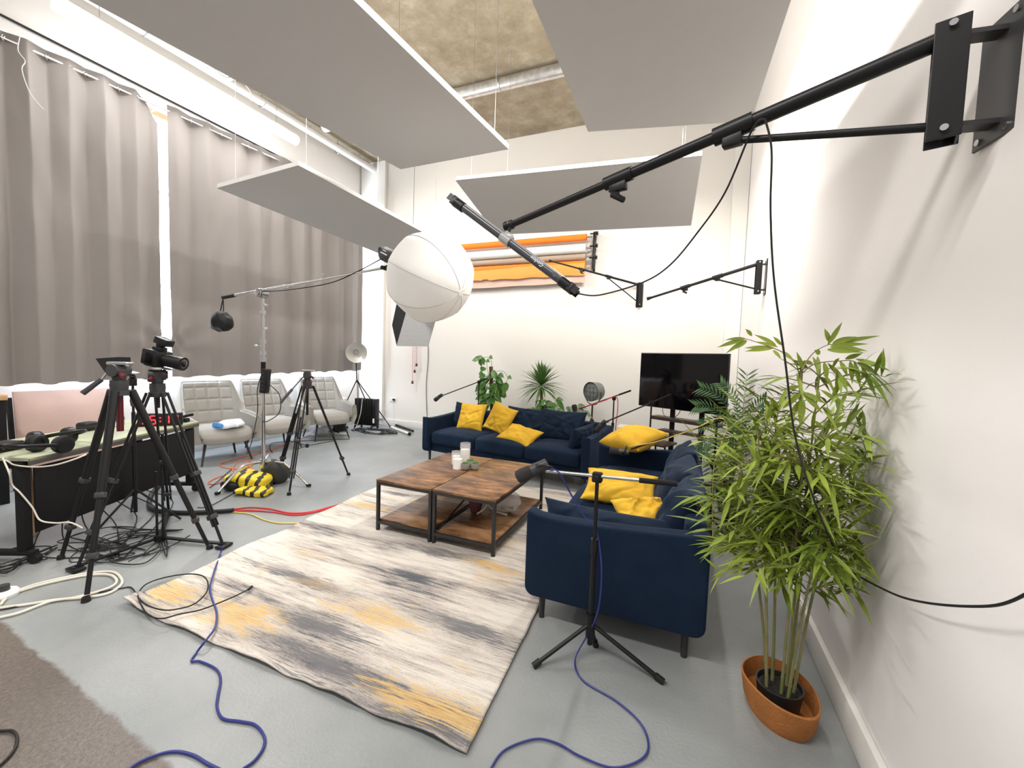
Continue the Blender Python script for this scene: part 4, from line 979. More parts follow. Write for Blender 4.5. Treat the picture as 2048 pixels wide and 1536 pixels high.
# its cable
cpts = [TB_+dt*.08, FY(1160, 588, 1.98), FY(1200, 590, 2.0), FY(1285, 565, 1.95), FY(1340, 530, 1.9), FY(1395, 465, 1.85), FY(1450, 385, 1.75), FY(1505, 258, 1.62), FY(1530, 238, 1.6)]
solo(MB().tube(cr(cpts), .0035, 7), 'tube_light_cable', 'rubber', 'thin black cable looping from the tube light back up to the long boom', 'cable')
c2 = [FY(1530, 238, 1.6), FY(1543, 300, 1.6), FY(1541, 420, 1.62), FY(1548, 560, 1.64), FY(1570, 720, 1.66), FY(1592, 880, 1.68), FY(1640, 1030, 1.66), FX(1690, 1130, .66), FX(1770, 1180, .66), FX(1850, 1205, .66), FX(1980, 1212, .66), FX(2060, 1185, .66)]
solo(MB().tube(cr(c2), .0034, 7), 'hanging_cable', 'rubber', 'thin black cable hanging from the boom past the bamboo to the right wall', 'cable')

# ================================================================== BACKDROP ROLLS
xl, xr = -4.98, -1.62
t = thing('roller_bracket', 'black multi-roll backdrop bracket with knobs on the back wall', 'bracket', (-1.52, YB, 3.35))
MB().box((-1.50, YB-.02, 3.34), (.035, .03, .66), bev=.004).box((-1.50, YB-.10, 3.34), (.03, .05, .60), bev=.004).box((-1.50, YB-.06, 3.62), (.03, .10, .03)).box((-1.50, YB-.06, 3.06), (.03, .10, .03)).build('rail', 'black', t)
RZ = (3.555, 3.375, 3.175)
for z in (3.60, 3.40, 3.21):
    MB().cyl((-1.56, YB-.15, z), (-1.44, YB-.15, z), .012, n=10).cyl((-1.45, YB-.15, z), (-1.43, YB-.15, z), .032, n=16).build('knob', 'black', t)
for nm, lab, z, r, m_ in (('orange', 'thin bright orange paper roll, topmost on the back wall', 3.555, .052, 'paperO'), ('white', 'white paper roll between the orange rolls on the back wall', 3.375, .075, 'paperW'), ('brown', 'slim brown paper roll under the white roll', 3.235, .050, 'paperB')):
    t = thing('backdrop_roll', lab, 'backdrop roll', ((xl+xr)/2, YB-.14, z), group='paper backdrop rolls on the back wall')
    MB().cyl((xl, YB-.14, z), (xr, YB-.14, z), r, n=26).build('paper', m_, t)
    MB().cyl((xl-.05, YB-.14, z), (xr+.09, YB-.14, z), .018, n=12).build('core', 'steel', t)
t = thing('backdrop_roll', 'light orange paper roll with a torn sheet hanging below, lowest on the back wall', 'backdrop roll', ((xl+xr)/2, YB-.14, 3.12), group='paper backdrop rolls on the back wall')
MB().cyl((xl, YB-.13, 3.12), (xr, YB-.13, 3.12), .055, n=26).build('paper', 'paperO', t)
MB().cyl((xl-.05, YB-.13, 3.12), (xr+.09, YB-.13, 3.12), .018, n=12).build('core', 'steel', t)
def sh(u, v):
    x = xl+(xr-xl)*u; zb = 2.93+.008*math.sin(u*37)+(.025 if .44 < u < .47 else 0)-.07*(1-u)*.5
    return V((x, YB-.19+.02*v+.01*math.sin(v*3+u*4), 3.12+(zb-3.12)*v))
MB().grid(80, 8, sh).build('hanging_sheet', 'paperO2', t)
t.children[0]
solo(MB().grid(60, 6, lambda u, v: V((xl+(xr-xl)*u, YB-.135+.02*v, 2.95+(2.82-.06*(1-u)-2.95)*v+.004*math.sin(u*23)))), 'peach_sheet', 'paperP', 'peach paper edge showing below the light orange sheet', 'paper sheet', ang=80)
t = thing('roller_bracket', 'black backdrop bracket at the left end of the rolls, behind the lantern', 'bracket', (-5.08, YB, 3.35))
MB().box((-5.08, YB-.02, 3.34), (.035, .03, .66), bev=.004).box((-5.08, YB-.10, 3.34), (.03, .10, .60), bev=.004).build('rail', 'black', t)
for x, zt in ((-5.07, .965), (-5.02, 1.19), (-4.98, 1.32)):
    t = thing('pull_chain', {-5.07: 'longest red and white beaded chain hanging left of the far sofa', -5.02: 'middle-length beaded chain hanging left of the far sofa', -4.98: 'shortest red beaded chain hanging left of the far sofa'}[x], 'chain', (x, YB-.10, zt), group='beaded chains of the backdrop rolls')
    ch = MB(); k = int((3.1-zt)/.03)
    for i in range(k): ch.ball((x, YB-.10, 3.1-i*.03), .0085, 6)
    ch.cyl((x, YB-.10, 3.1), (x, YB-.10, zt), .002, n=4).build('beads', 'beadred', t)
    MB().lathe([(.010, .06), (.020, .05), (.022, 0), (.001, 0)], (x, YB-.10, zt-.04), n=14).build('weight', 'darkwood', t)
solo(MB().tube(cr([(-4.78, YB-.02, 3.0), (-4.80, YB-.02, 2.2), (-4.76, YB-.02, 1.5), (-4.79, YB-.02, .9), (-4.75, YB-.02, .15)]), .006, 6), 'wall_cable', 'rubber', 'thin dark cable running down the back wall beside the beaded chains', 'cable')
# ================================================================== MICROPHONES ON BOOM STANDS
def mic(label, c, d, ydir, s=1):
    c = V(c); d = V(d).normalized()
    t = thing('microphone', label, 'microphone', c, group='podcast microphones')
    MB().lathe([(.012, -.075), (.027, -.07), (.030, -.02), (.031, .02)], c, d, 28).build('body', 'grey', t)
    MB().lathe([(.029, .018), (.034, .03), (.036, .075), (.034, .098), (.020, .106), (.001, .107)], c, d, 28).build('windscreen', 'foam', t)
    q_ = V(ydir).normalized(); side = d.cross(q_).normalized()
    yk = MB()
    for s_ in (-1, 1):
        yk.tube(cr([c+side*.036*s_-d*.02, c+side*.040*s_+q_*.02-d*.03, c+side*.028*s_+q_*.055-d*.035, c+q_*.062-d*.035], 4), .005, 8)
        yk.cyl(c+side*.030*s_-d*.02, c+side*.042*s_-d*.02, .010, n=12)
    yk.build('yoke', 'black', t)
    return c+q_*.062-d*.035
def mic_stand(label, base, hz, a, b_, feet, clampk=.5, mat_='black', chrome=False):
    base = V((base[0], base[1], 0)); a, b_ = V(a), V(b_)
    t = thing('microphone_stand', label, 'microphone stand', base, group='boom microphone stands')
    top = base+V((0, 0, hz))
    MB().cyl(base+V((0, 0, .06)), base+V((0, 0, hz*.62)), .0135, n=14).cyl(base+V((0, 0, hz*.58)), base+V((0, 0, hz*.66)), .019, n=14).cyl(base+V((0, 0, hz*.62)), top, .0095, n=12).build('pole', 'black', t)
    MB().cyl(base+V((0, 0, .10)), base+V((0, 0, .22)), .024, n=16).build('hub', 'black', t)
    for f in feet:
        f = V((f[0], f[1], .014)); L_ = MB().cyl(base+V((0, 0, .17)), f, .0105, n=12).build('leg', 'black', t)
        dd_ = (f-base-V((0, 0, .17))).normalized(); MB().cyl(f-dd_*.03, f+dd_*.012, .016, n=14).build('rubber_foot', 'rubber', L_)
    dd_ = (b_-a).normalized()
    MB().cyl(a, b_-dd_*.12, .0085, n=12).build('boom', 'steel' if chrome else 'black', t)
    MB().cyl(b_-dd_*.17, b_, .0125, n=14).build('counterweight_grip', 'blackm', t)
    k = top; MB().box(k, (.05, .04, .05), (0, 0, math.atan2(dd_.y, dd_.x)), bev=.008).cyl(k-V((0, .045, 0)), k+V((0, .045, 0)), .014, n=14).build('boom_clamp', 'blackm', t)
    return t
# front stand, beside the near arm of the near sofa
mb_ = (-.372, 2.055)
A1, B1 = FY(1092, 942, 2.045), FY(1355, 968, 2.045)
mic_stand('front black microphone stand standing before the near sofa arm', mb_, .925, A1, B1, (FZ(1070, 1335)[:2], FZ(1322, 1366)[:2], (-.355, 2.13)), chrome=True)
mc = FY(1066, 938, 2.03)
mic('black microphone pointing at the coffee table from the front stand', mc+V((.01, 0, .0)), (-.75, -.35, -.42), (.75, .1, -.05))
cb1 = [A1+V((.02, -.01, .015)), FY(1118, 945, 2.0), FY(1140, 985, 2.05), FY(1170, 1035, 2.08), FY(1192, 1060, 2.08), FY(1203, 1130, 2.03), FY(1200, 1200, 2.03), FY(1190, 1240, 2.03), FZ(1172, 1275, .10), FZ(1150, 1320, .02), FZ(1165, 1360, .008), FZ(1230, 1400, .008), FZ(1280, 1445, .008), FZ(1297, 1490, .008), FZ(1280, 1520, .008), FZ(1225, 1535, .008), FZ(1160, 1512, .008), FZ(1115, 1487, .008), FZ(1070, 1478, .008), FZ(1010, 1500, .008), FZ(980, 1540, .008), FZ(950, 1600, .008)]
solo(MB().tube(cr(cb1), .0042, 8), 'blue_cable', 'blue', 'blue cable winding from the front microphone stand across the near floor', 'cable')
# stand with yellow cable behind the near sofa
A2, B2 = FY(1262, 900, 4.15), FY(1432, 838, 4.05)
A2 = FY(1262, 898, 3.93); B2 = V((.33, 4.0, 1.055)); bs2 = V((.285, 4.02))
mic_stand('microphone stand behind the near sofa with a yellow cable along its boom', bs2, 1.03, A2, V((.42, 4.0, 1.075)), ((.46, 3.75), (.20, 4.25) , (.52, 4.28)))
mic('black microphone hanging over the mustard cushion on the far arm', FY(1242, 904, 3.90), (-.95, -.1, .02), (.2, 0, .9))
solo(MB().tube(cr([A2+V((-.02, 0, .02)), A2.lerp(B2, .3)+V((0, -.015, -.012)), A2.lerp(B2, .7)+V((0, -.015, -.01)), B2+V((-.04, -.015, -.01)), B2+V((.03, -.02, -.06)), B2+V((-.01, -.03, -.25)), B2+V((-.05, -.02, -.45)), B2+V((-.04, -.02, -.8)), V((.30, 3.9, .01))]), .005, 7), 'yellow_cable', 'yellowc', 'yellow cable taped along the boom behind the near sofa', 'cable')
# stand 3, between the two sofas
A3, B3 = FY(1213, 843, 5.0), FY(1342, 789, 5.25); k3 = FY(1303, 806, 5.17)
mic_stand('microphone stand in the corner gap between the two sofas', (k3.x, k3.y), k3.z, A3, B3, ((k3.x-.24, k3.y-.12), (k3.x+.25, k3.y-.05), (k3.x, k3.y+.3)))
mic('black microphone aimed down at the right arm of the far sofa', FY(1203, 850, 4.98), (-.6, -.1, -.75), (.8, 0, .3))
# stand 4, red cable, behind the far sofa
A4, B4 = FY(1158, 818, 5.75), FY(1262, 781, 5.9); k4 = FY(1228, 797, 5.85)
mic_stand('microphone stand with a red cable behind the far sofa, beside the film lamp', (k4.x, k4.y), k4.z, A4, B4, ((k4.x-.2, k4.y+.2), (k4.x+.25, k4.y+.02), (k4.x-.05, k4.y-.10)))
mic('upright black microphone in front of the film lamp', FY(1150, 824, 5.7), (-.15, 0, 1), (1, 0, .1))
solo(MB().tube(cr([A4+V((0, -.01, .01)), A4.lerp(k4, .3)+V((0, -.015, .010)), A4.lerp(k4, .7)+V((0, -.015, .010)), k4+V((.02, -.03, .03)), k4+V((.06, -.02, -.08)), k4+V((.045, -.02, -.4)), k4+V((.03, -.02, -.9))]), .006, 7), 'red_cable', 'red', 'red cable wrapped along the boom of the stand behind the far sofa', 'cable')
# stand 5, left behind the far sofa
A5, B5 = FY(888, 790, 6.15), FY(975, 757, 6.25); k5 = FY(958, 764, 6.22)
mic_stand('microphone stand among the leaves at the left end of the far sofa', (k5.x, k5.y), k5.z, A5, B5, ((k5.x-.25, k5.y+.15), (k5.x+.25, k5.y+.12), (k5.x, k5.y-.2)))
mic('black microphone pointing down left of the far sofa', FY(878, 794, 6.12), (-.75, -.1, -.6), (.75, 0, .35))

# ================================================================== PLANTS
def leaf(mb, p, d, up, L, W, droop=.3, n=5, fold=.15):
    p = V(p); d = V(d).normalized(); s_ = d.cross(V(up)); s_ = s_.normalized() if s_.length > 1e-3 else V((1, 0, 0)); nrm = s_.cross(d)
    vs = []; fs = []
    for i in range(n+1):
        t_ = i/n; w_ = W*math.sin(PI*min(1, t_*.94+.06))**.8*(1-t_**3*.6) if i < n else .0004
        if i == 0: w_ = W*.12
        c = p+d*(L*t_)+V((0, 0, -droop*L*t_*t_))
        vs += [c-s_*w_/2+nrm*fold*w_, c, c+s_*w_/2+nrm*fold*w_]
        if i: 
            o = 3*(i-1); fs += [[o, o+1, o+4, o+3], [o+1, o+2, o+5, o+4]]
    mb.add(vs, fs)
rn = random.Random(7)
# --- artificial bamboo
pc = V((.455, 2.06, 0))
def ovalpot(c, rx, ry, h, m_, t, rot=0):
    q_ = Matrix.Rotation(rot, 3, 'Z'); pr = [(.82, 0), (.93, h*.3), (1.0, h), (.955, h+.004), (.90, h*.3), (.75, .02), (.001, .02)]
    tm = MB().lathe([(max(r, .001), z) for r, z in pr], n=44)
    mb = MB().add([c+q_ @ V((v.x*rx*(1+.03*math.sin(3*math.atan2(v.y, v.x)+1)*(v.z/h)), v.y*ry, v.z+.008*math.sin(2*math.atan2(v.y, v.x))*(v.z/h))) for v in tm.v], tm.f)
    return mb.build('felt_basket' if m_ == 'terracotta' else 'pot', m_, t)
tb = thing('bamboo_plant', 'tall artificial bamboo in a rust-orange felt basket against the right wall', 'potted plant', pc)
ovalpot(pc, .135, .18, .125, 'terracotta', tb, R(18))
MB().lathe([(.075, .02), (.09, .13), (.084, .13), (.08, .11), (.001, .11)], pc, n=28).build('inner_pot', 'pot', tb)
MB().lathe([(.082, .108), (.05, .114), (.001, .116)], pc, n=20).build('soil', 'soil', tb)
canes = MB(); lv = MB(); tips = []
cane_spec = [(-.05, -.02, -.10, .0, 1.22), (-.02, .03, -.05, .07, 1.30), (.0, -.04, .0, -.07, 1.15), (.03, .02, .04, .03, 1.50), (.05, -.01, .10, -.05, 1.12), (-.04, .04, -.16, .08, 1.08), (.02, -.06, .05, -.12, 1.02), (.045, .045, .07, .12, 1.20)]
def clampw(p):
    p.x = min(p.x, XR-.03-0.0); return p
def spray(p, d, L, nleaf, LL=.13, W=.0175, s=1):
    d = V(d).normalized(); q1 = clampw(p+d*L*.5+V((0, 0, .02))); q2 = clampw(p+d*L+V((0, 0, -.03)))
    P_ = cr([p, q1, q2], 5); canes.tube(P_, [.0028*(1-i/len(P_)*.6) for i in range(len(P_))], 5)
    for i in range(nleaf):
        k = .25+.75*i/max(1, nleaf-1); c = P_[min(len(P_)-1, int(k*(len(P_)-1)))]
        a = d.copy(); a.rotate(Euler((rn.uniform(-.9, .9), rn.uniform(-.7, .7), rn.uniform(-1.0, 1.0)))); a.z += rn.uniform(-.35, .15)
        l_ = LL*rn.uniform(.7, 1.25)
        e = c+a.normalized()*l_
        if e.x > XR-.02: a.x -= (e.x-XR+.03)/l_*1.3
        leaf(lv, c, a, V((rn.uniform(-.4, .4), rn.uniform(-.4, .4), 1)), l_, W*rn.uniform(.75, 1.2), rn.uniform(.05, .35), 5)
for (x, y, lx, ly, h) in cane_spec:
    P_ = cr([pc+V((x, y, .10)), pc+V((x+lx*.25, y+ly*.25, h*.4)), pc+V((x+lx*.7, y+ly*.7, h*.78)), pc+V((x+lx, y+ly, h))], 6)
    canes.tube(P_, [.0068-.004*i/len(P_) for i in range(len(P_))], 8)
    for i in range(2, len(P_)-1, 2): canes.ring(P_[i], P_[i+1]-P_[i], .0070-.004*i/len(P_), .0016, 10, 5)
    nb = 12
    for j in range(nb):
        k = .40+.60*j/nb
        if k*h < .52: continue
        c = P_[min(len(P_)-1, int(k*(len(P_)-1)))]
        for _ in range(2 if j % 2 else 3):
            a = rn.uniform(0, 2*PI); dv = V((math.cos(a)*.95-.22, math.sin(a)*.75, rn.uniform(.05, .6)))
            spray(c, dv, rn.uniform(.08, .28), rn.randint(7, 10), .135)
# long low side sprays
for (z, dv, L) in ((.86, (-1, -.1, .25), .34), (.80, (-1, .1, .2), .28), (.70, (-.9, -.2, .1), .26), (.98, (-1, -.05, .3), .22), (.62, (-.9, 0, -.1), .22), (.55, (.7, -.3, .5), .22), (.72, (.6, -.4, .4), .2), (.88, (.55, -.5, .3), .2), (1.02, (.5, -.6, .35), .22), (1.18, (.5, -.5, .4), .2)):
    spray(pc+V((-.04 if dv[0] < 0 else .06, 0, z)), dv, L, 10, .13)
# airy top branches (surveyed): a left arching one and right ones
stem = cr([FY(1600, 800, 2.03), FY(1602, 760, 2.03), FY(1604, 735, 2.03), FY(1608, 722, 2.03)], 4); canes.tube(stem, .006, 7)
def branch(px, Y_, leaves, r=.0028):
    P_ = cr([clampw(FY(a, b_, Y_)) for a, b_ in px], 5); canes.tube(P_, [r*(1-.5*i/len(P_)) for i in range(len(P_))], 6)
    for (a, b_, c_, d_, w_) in leaves:
        s0 = clampw(FY(a, b_, Y_)); s1 = FY(c_, d_, Y_-.02); 
        if s1.x > XR-.02: s1 = FX(c_, d_, XR-.025)
        dv = s1-s0; leaf(lv, s0, dv+V((0, 0, dv.length*.08)), -CF, dv.length*1.0, w_, .08, 6, .12)
branch([(1600, 760), (1595, 735), (1583, 718), (1560, 702), (1530, 690), (1500, 680), (1484, 676)], 2.03,
       [(1490, 678, 1435, 695, .020), (1488, 676, 1450, 680, .013), (1492, 680, 1453, 706, .020), (1494, 681, 1474, 697, .016), (1504, 672, 1490, 657, .018), (1552, 690, 1506, 668, .018), (1556, 694, 1510, 683, .014), (1548, 696, 1490, 703, .020), (1545, 696, 1488, 696, .018), (1562, 690, 1545, 672, .016), (1566, 694, 1562, 678, .014), (1546, 700, 1562, 718, .016), (1562, 702, 1588, 722, .018)])
branch([(1604, 740), (1615, 720), (1630, 703), (1650, 692), (1662, 688)], 2.0,
       [(1655, 690, 1687, 640, .022), (1658, 684, 1648, 655, .022), (1660, 690, 1763, 671, .020), (1662, 692, 1738, 688, .018), (1660, 694, 1735, 702, .022), (1655, 700, 1715, 705, .022), (1665, 686, 1715, 673, .024), (1640, 708, 1628, 700, .022), (1655, 698, 1730, 706, .018)])
branch([(1606, 745), (1625, 730), (1650, 724), (1680, 722), (1705, 722), (1730, 738), (1745, 750)], 2.02,
       [(1648, 724, 1654, 758, .024), (1655, 726, 1695, 772, .022), (1680, 722, 1694, 752, .022), (1700, 722, 1704, 765, .024), (1708, 722, 1720, 775, .022), (1712, 718, 1780, 742, .022), (1715, 724, 1758, 752, .022), (1722, 732, 1752, 795, .022), (1740, 745, 1786, 794, .020), (1738, 742, 1792, 783, .018), (1690, 718, 1727, 706, .020), (1626, 728, 1602, 722, .018), (1730, 740, 1722, 760, .020), (1605, 740, 1592, 700, .020)])
branch([(1606, 765), (1625, 772), (1640, 780)], 2.02, [(1642, 780, 1690, 815, .018), (1632, 776, 1640, 800, .016), (1600, 772, 1560, 782, .016), (1602, 785, 1566, 817, .026), (1606, 785, 1652, 808, .022), (1606, 788, 1644, 826, .024), (1604, 795, 1600, 850, .034), (1600, 800, 1572, 850, .028)])
branch([(1600, 1230), (1620, 1180), (1650, 1150), (1680, 1135)], 1.95, [(1662, 1148, 1735, 1118, .018), (1660, 1146, 1668, 1110, .018), (1668, 1142, 1705, 1155, .014), (1672, 1140, 1720, 1142, .014), (1650, 1152, 1640, 1120, .014)])
branch([(1620, 900), (1640, 870), (1650, 850), (1655, 840)], 2.0, [(1650, 870, 1728, 888, .020), (1648, 878, 1725, 920, .022), (1655, 858, 1700, 842, .018), (1648, 860, 1624, 838, .018), (1660, 900, 1735, 955, .020), (1645, 905, 1730, 925, .020)])
for v in lv.v+canes.v: v.x = min(v.x, XR-.012)
canes.build('canes', 'cane', tb); lv.build('foliage', 'bamboo', tb, smooth=True, ang=60)

# --- palm in the right corner
pp = V((.50, 4.75, 0))
t = thing('palm_plant', 'dark green feathery palm in a black pot behind the near sofa', 'potted plant', pp)
MB().lathe([(.10, 0), (.15, .28), (.16, .30), (.15, .30), (.13, .25), (.001, .25)], pp, n=28).build('pot', 'pot', t)
st_ = MB(); lf_ = MB()
def frond(base, pts, n, LL, W=.017):
    n = int(n*1.5)
    P_ = cr(pts, 8); st_.tube(P_, [.006*(1-.8*i/len(P_)) for i in range(len(P_))], 5)
    for i in range(n):
        k = .28+.72*i/n; j = int(k*(len(P_)-1)); c = P_[j]; tg = (P_[min(j+1, len(P_)-1)]-P_[max(j-1, 0)]).normalized()
        sd = tg.cross(V((.2, -1, .3))).normalized()
        for s_ in (-1, 1):
            l_ = LL*math.sin(PI*(.15+.8*(1-abs(k-.55)*1.1)))**.7*(1-.45*k)
            d = sd*s_*.75+tg*.75
            e = c+d.normalized()*l_
            if e.x > XR-.02: d.x -= (e.x-XR+.03)/l_*1.5
            leaf(lf_, c, d, V((0, -1, .4)), l_, W, .12, 4, .1)
def FF(a, b_, y): p = FY(a, b_, y); p.x = min(p.x, XR-.03); return p
b_ = pp+V((0, 0, .25))
frond(b_, [b_, FF(1480, 900, 4.75), FF(1485, 830, 4.75), FF(1495, 745, 4.75)], 20, .26)
frond(b_, [b_, FF(1465, 880, 4.7), FF(1430, 820, 4.65), FF(1390, 812, 4.6)], 17, .22)
frond(b_, [b_, FF(1470, 880, 4.6), FF(1445, 800, 4.5), FF(1400, 775, 4.45)], 17, .2)
frond(b_, [b_, FF(1480, 880, 4.5), FF(1505, 820, 4.4), FF(1545, 800, 4.3)], 16, .2)
frond(b_, [b_, FF(1490, 880, 4.7), FF(1520, 840, 4.6), FF(1555, 830, 4.4)], 16, .2)
frond(b_, [b_, FF(1450, 900, 4.6), FF(1425, 880, 4.5), FF(1395, 900, 4.4)], 14, .18)
frond(b_, [b_, FF(1460, 900, 4.3), FF(1440, 880, 4.2), FF(1420, 950, 4.0)], 14, .2)
frond(b_, [b_, FF(1475, 860, 4.6), FF(1470, 800, 4.6), FF(1440, 765, 4.6)], 16, .2)
frond(b_, [b_, FF(1480, 870, 4.5), FF(1450, 840, 4.3), FF(1400, 850, 4.2)], 15, .18)
st_.build('stems', 'palm', t); lf_.build('fronds', 'palm', t, ang=60)
# --- second spiky plant on a trunk behind the near sofa
p2 = V((.50, 4.15, 0)); tp = FF(1412, 905, 4.1)
t = thing('dragon_plant', 'thin grey-green spiky plant on a leaning trunk beside the near sofa back', 'potted plant', p2)
MB().lathe([(.08, 0), (.11, .2), (.12, .22), (.11, .22), (.1, .18), (.001, .18)], p2, n=26).build('pot', 'pot', t)
MB().tube(cr([p2+V((0, 0, .16)), p2.lerp(tp, .4)+V((0, 0, .1)), tp], 6), .020, 10).build('trunk', 'moss', t)
lf_ = MB(); tpl = FF(1430, 930, 4.1)
for i in range(46):
    a = i*2.4; el = rn.uniform(-.5, 1.0); leaf(lf_, tp, V((math.cos(a)*math.cos(el), math.sin(a)*math.cos(el)*.8, math.sin(el))), V((0, 0, 1)), rn.uniform(.16, .26), .012, .35, 5)
for v in lf_.v: v.x = min(v.x, XR-.01)
lf_.build('leaves', 'palm', t, ang=60)
# --- yucca behind the far sofa
yb = FY(1080, 860, 6.55); yb.z = 0
t = thing('yucca_plant', 'spiky green yucca on a bare trunk behind the far sofa', 'potted plant', yb)
MB().lathe([(.12, 0), (.16, .30), (.17, .32), (.16, .32), (.14, .27), (.001, .27)], yb, n=28).build('pot', 'pot', t)
yt = FY(1082, 778, 6.55); MB().tube(cr([yb+V((0, 0, .25)), yb.lerp(yt, .6)+V((.02, 0, .1)), yt], 6), [.030]*6+[.026]*6+[.030], 12).build('trunk', 'trunk', t)
lf_ = MB()
for i in range(92):
    a = i*2.4; k = i/92; el = -.45+1.95*k**.8; d = V((math.cos(a)*math.cos(el), math.sin(a)*math.cos(el)*.8, math.sin(el)))
    L_ = rn.uniform(.36, .50)*(1-.12*k)
    base = yt+V((0, 0, .02+.10*k))
    e = base+d*L_
    if e.y > YB-.04: d.y -= (e.y-YB+.05)/L_
    leaf(lf_, base, d, V((0, 0, 1)), L_, .046, .10 if k > .4 else .3, 6, .2)
lf_.build('leaves', 'yucca', t, ang=60)
# --- climbing plant on a moss pole
mb0 = FY(985, 850, 6.55); mb0.z = 0; mt_ = FY(982, 733, 6.55)
t = thing('climbing_plant', 'climbing plant with broad leaves on a brown moss pole behind the far sofa', 'potted plant', mb0)
MB().lathe([(.11, 0), (.14, .25), (.15, .27), (.14, .27), (.12, .22), (.001, .22)], mb0, n=28).build('pot', 'pot', t)
MB().cyl(mb0+V((0, 0, .2)), mt_, .033, n=18).build('moss_pole', 'moss', t)
lf_ = MB(); vn = MB()
def broad(p, d, L, W, droop=.35):
    p = V(p); e = p+V(d).normalized()*L
    if e.y > YB-.03: d = V((d[0], d[1]-(e.y-YB+.05)/L, d[2]))
    leaf(lf_, p, d, V((rn.uniform(-.5, .5), -1, rn.uniform(.2, 1))), L, W, droop, 7, .10)
for i in range(74):
    a = rn.uniform(0, 2*PI); z = rn.uniform(.62, 1.20)*1.0; c = V((mb0.x+(mt_.x-mb0.x)*z/1.35, mb0.y, z)); o_ = c+V((math.cos(a)*rn.uniform(.05, .19), -abs(math.sin(a))*.14+.02, rn.uniform(-.06, .10)))
    vn.tube(cr([c, (c+o_)/2+V((0, 0, .04)), o_], 4), .0035, 5); broad(o_, (math.cos(a)*.8, -abs(math.sin(a))*.5, rn.uniform(-.8, .2)), rn.uniform(.13, .18), rn.uniform(.09, .12))
for px in ([(982, 740), (983, 725), (978, 715), (965, 715)], [(982, 760), (975, 740), (972, 722), (960, 718)], [(985, 745), (1005, 742), (1015, 755), (1012, 765)], [(980, 755), (966, 752), (958, 748), (962, 742)]):
    P_ = [FY(a, b_, 6.45) for a, b_ in px]; vn.tube(cr(P_, 5), .004, 6)
    broad(P_[-1], (P_[-1]-P_[-2]), .17, .11, .5); broad(P_[-1], (-(P_[-1]-P_[-2]).x*.5+.2, 0, -.8), .12, .09, .2)
    broad(P_[2], V((.5, -.3, .2)), .13, .09, .5)
vn.build('vines', 'leaf', t); lf_.build('leaves', 'leaf', t, ang=60)
# --- low leafy plants under the yucca
for (px, py, n, lab, mm, seed) in ((1085, 815, 16, 'low broad-leaved plant at the foot of the yucca', 'leaf', 3), (1135, 822, 18, 'pale drooping plant between the yucca and the film lamp', None, 5)):
    c = FY(px, py, 6.35); g0 = V((c.x, 6.35, 0)); rn = random.Random(seed)
    t = thing('leafy_plant', lab, 'potted plant', g0, group='low leafy plants behind the far sofa')
    MB().lathe([(.08, 0), (.11, .30), (.12, .32), (.11, .32), (.09, .25), (.001, .25)], g0, n=24).build('pot', 'concretepot', t)
    lf_ = MB(); vn = MB()
    if mm is None:
        M['paleleaf'] = M.get('paleleaf') or mat('pale_leaf', (.17, .24, .13), .5, var=.3); mm = 'paleleaf'
    for i in range(n):
        a = rn.uniform(0, 2*PI); r = rn.uniform(.06, .26); tp_ = V((g0.x+math.cos(a)*r, g0.y+math.sin(a)*r*.6, c.z+rn.uniform(-.10, .14)))
        vn.tube(cr([g0+V((0, 0, .28)), g0+V((math.cos(a)*r*.4, math.sin(a)*r*.3, c.z*.75)), tp_], 5), .0035, 5)
        for k in range(2): broad(tp_, (math.cos(a+k)*.8, math.sin(a+k)*.5-.2, rn.uniform(-.7, .3)), rn.uniform(.14, .2), rn.uniform(.08, .12) if seed == 3 else .05)
    vn.build('stems', mm, t); lf_.build('leaves', mm, t, ang=60)

# ================================================================== FILM LAMP
lc = FY(1186, 783, 6.45); lb = V((lc.x, 6.45, 0))
t = thing('film_lamp', 'round grey industrial film lamp with a wire grille on a tripod behind the far sofa', 'floor lamp', lb)
ld = (V((-.62, -1, -.05))).normalized()
MB().lathe([(.10, -.15), (.135, -.12), (.145, .0), (.150, .05), (.140, .05), (.130, .03)], lc, ld, 36).build('housing', 'lampgrey', t)
MB().lathe([(.001, -.155), (.10, -.15)], lc, ld, 30).build('rear_cover', 'lampgrey', t)
MB().lathe([(.138, .035), (.10, .052), (.05, .060), (.001, .062)], lc, ld, 36).build('glass', 'lampglass', t)
gx, gy = frame(ld); gr = MB()
for k in (-.07, .0, .07):
    w_ = math.sqrt(.142**2-k*k)
    gr.cyl(lc+ld*.068+gx*k-gy*w_, lc+ld*.068+gx*k+gy*w_, .003, n=6); gr.cyl(lc+ld*.068-gx*w_+gy*k, lc+ld*.068+gx*w_+gy*k, .003, n=6)
gr.ring(lc+ld*.055, ld, .147, .006, 36).build('grille', 'grey', t)
hs = V((0, 0, 1)).cross(ld).normalized()
MB().tube(cr([lc+hs*.165, lc+hs*.16-V((0, 0, .09)), lc+hs*.09-V((0, 0, .18)), lc-V((0, 0, .205)), lc-hs*.09-V((0, 0, .18)), lc-hs*.16-V((0, 0, .09)), lc-hs*.165], 5), .008, 8).build('yoke', 'grey', t)
MB().cyl(lb+V((0, 0, .45)), lc-V((0, 0, .20)), .014, n=12).build('pole', 'darkwood', t)
for a in (30, 150, 270):
    MB().cyl(lb+V((0, 0, .62)), lb+V((math.cos(R(a))*.30, math.sin(R(a))*.30, .005)), .013, n=10).build('leg', 'darkwood', t)

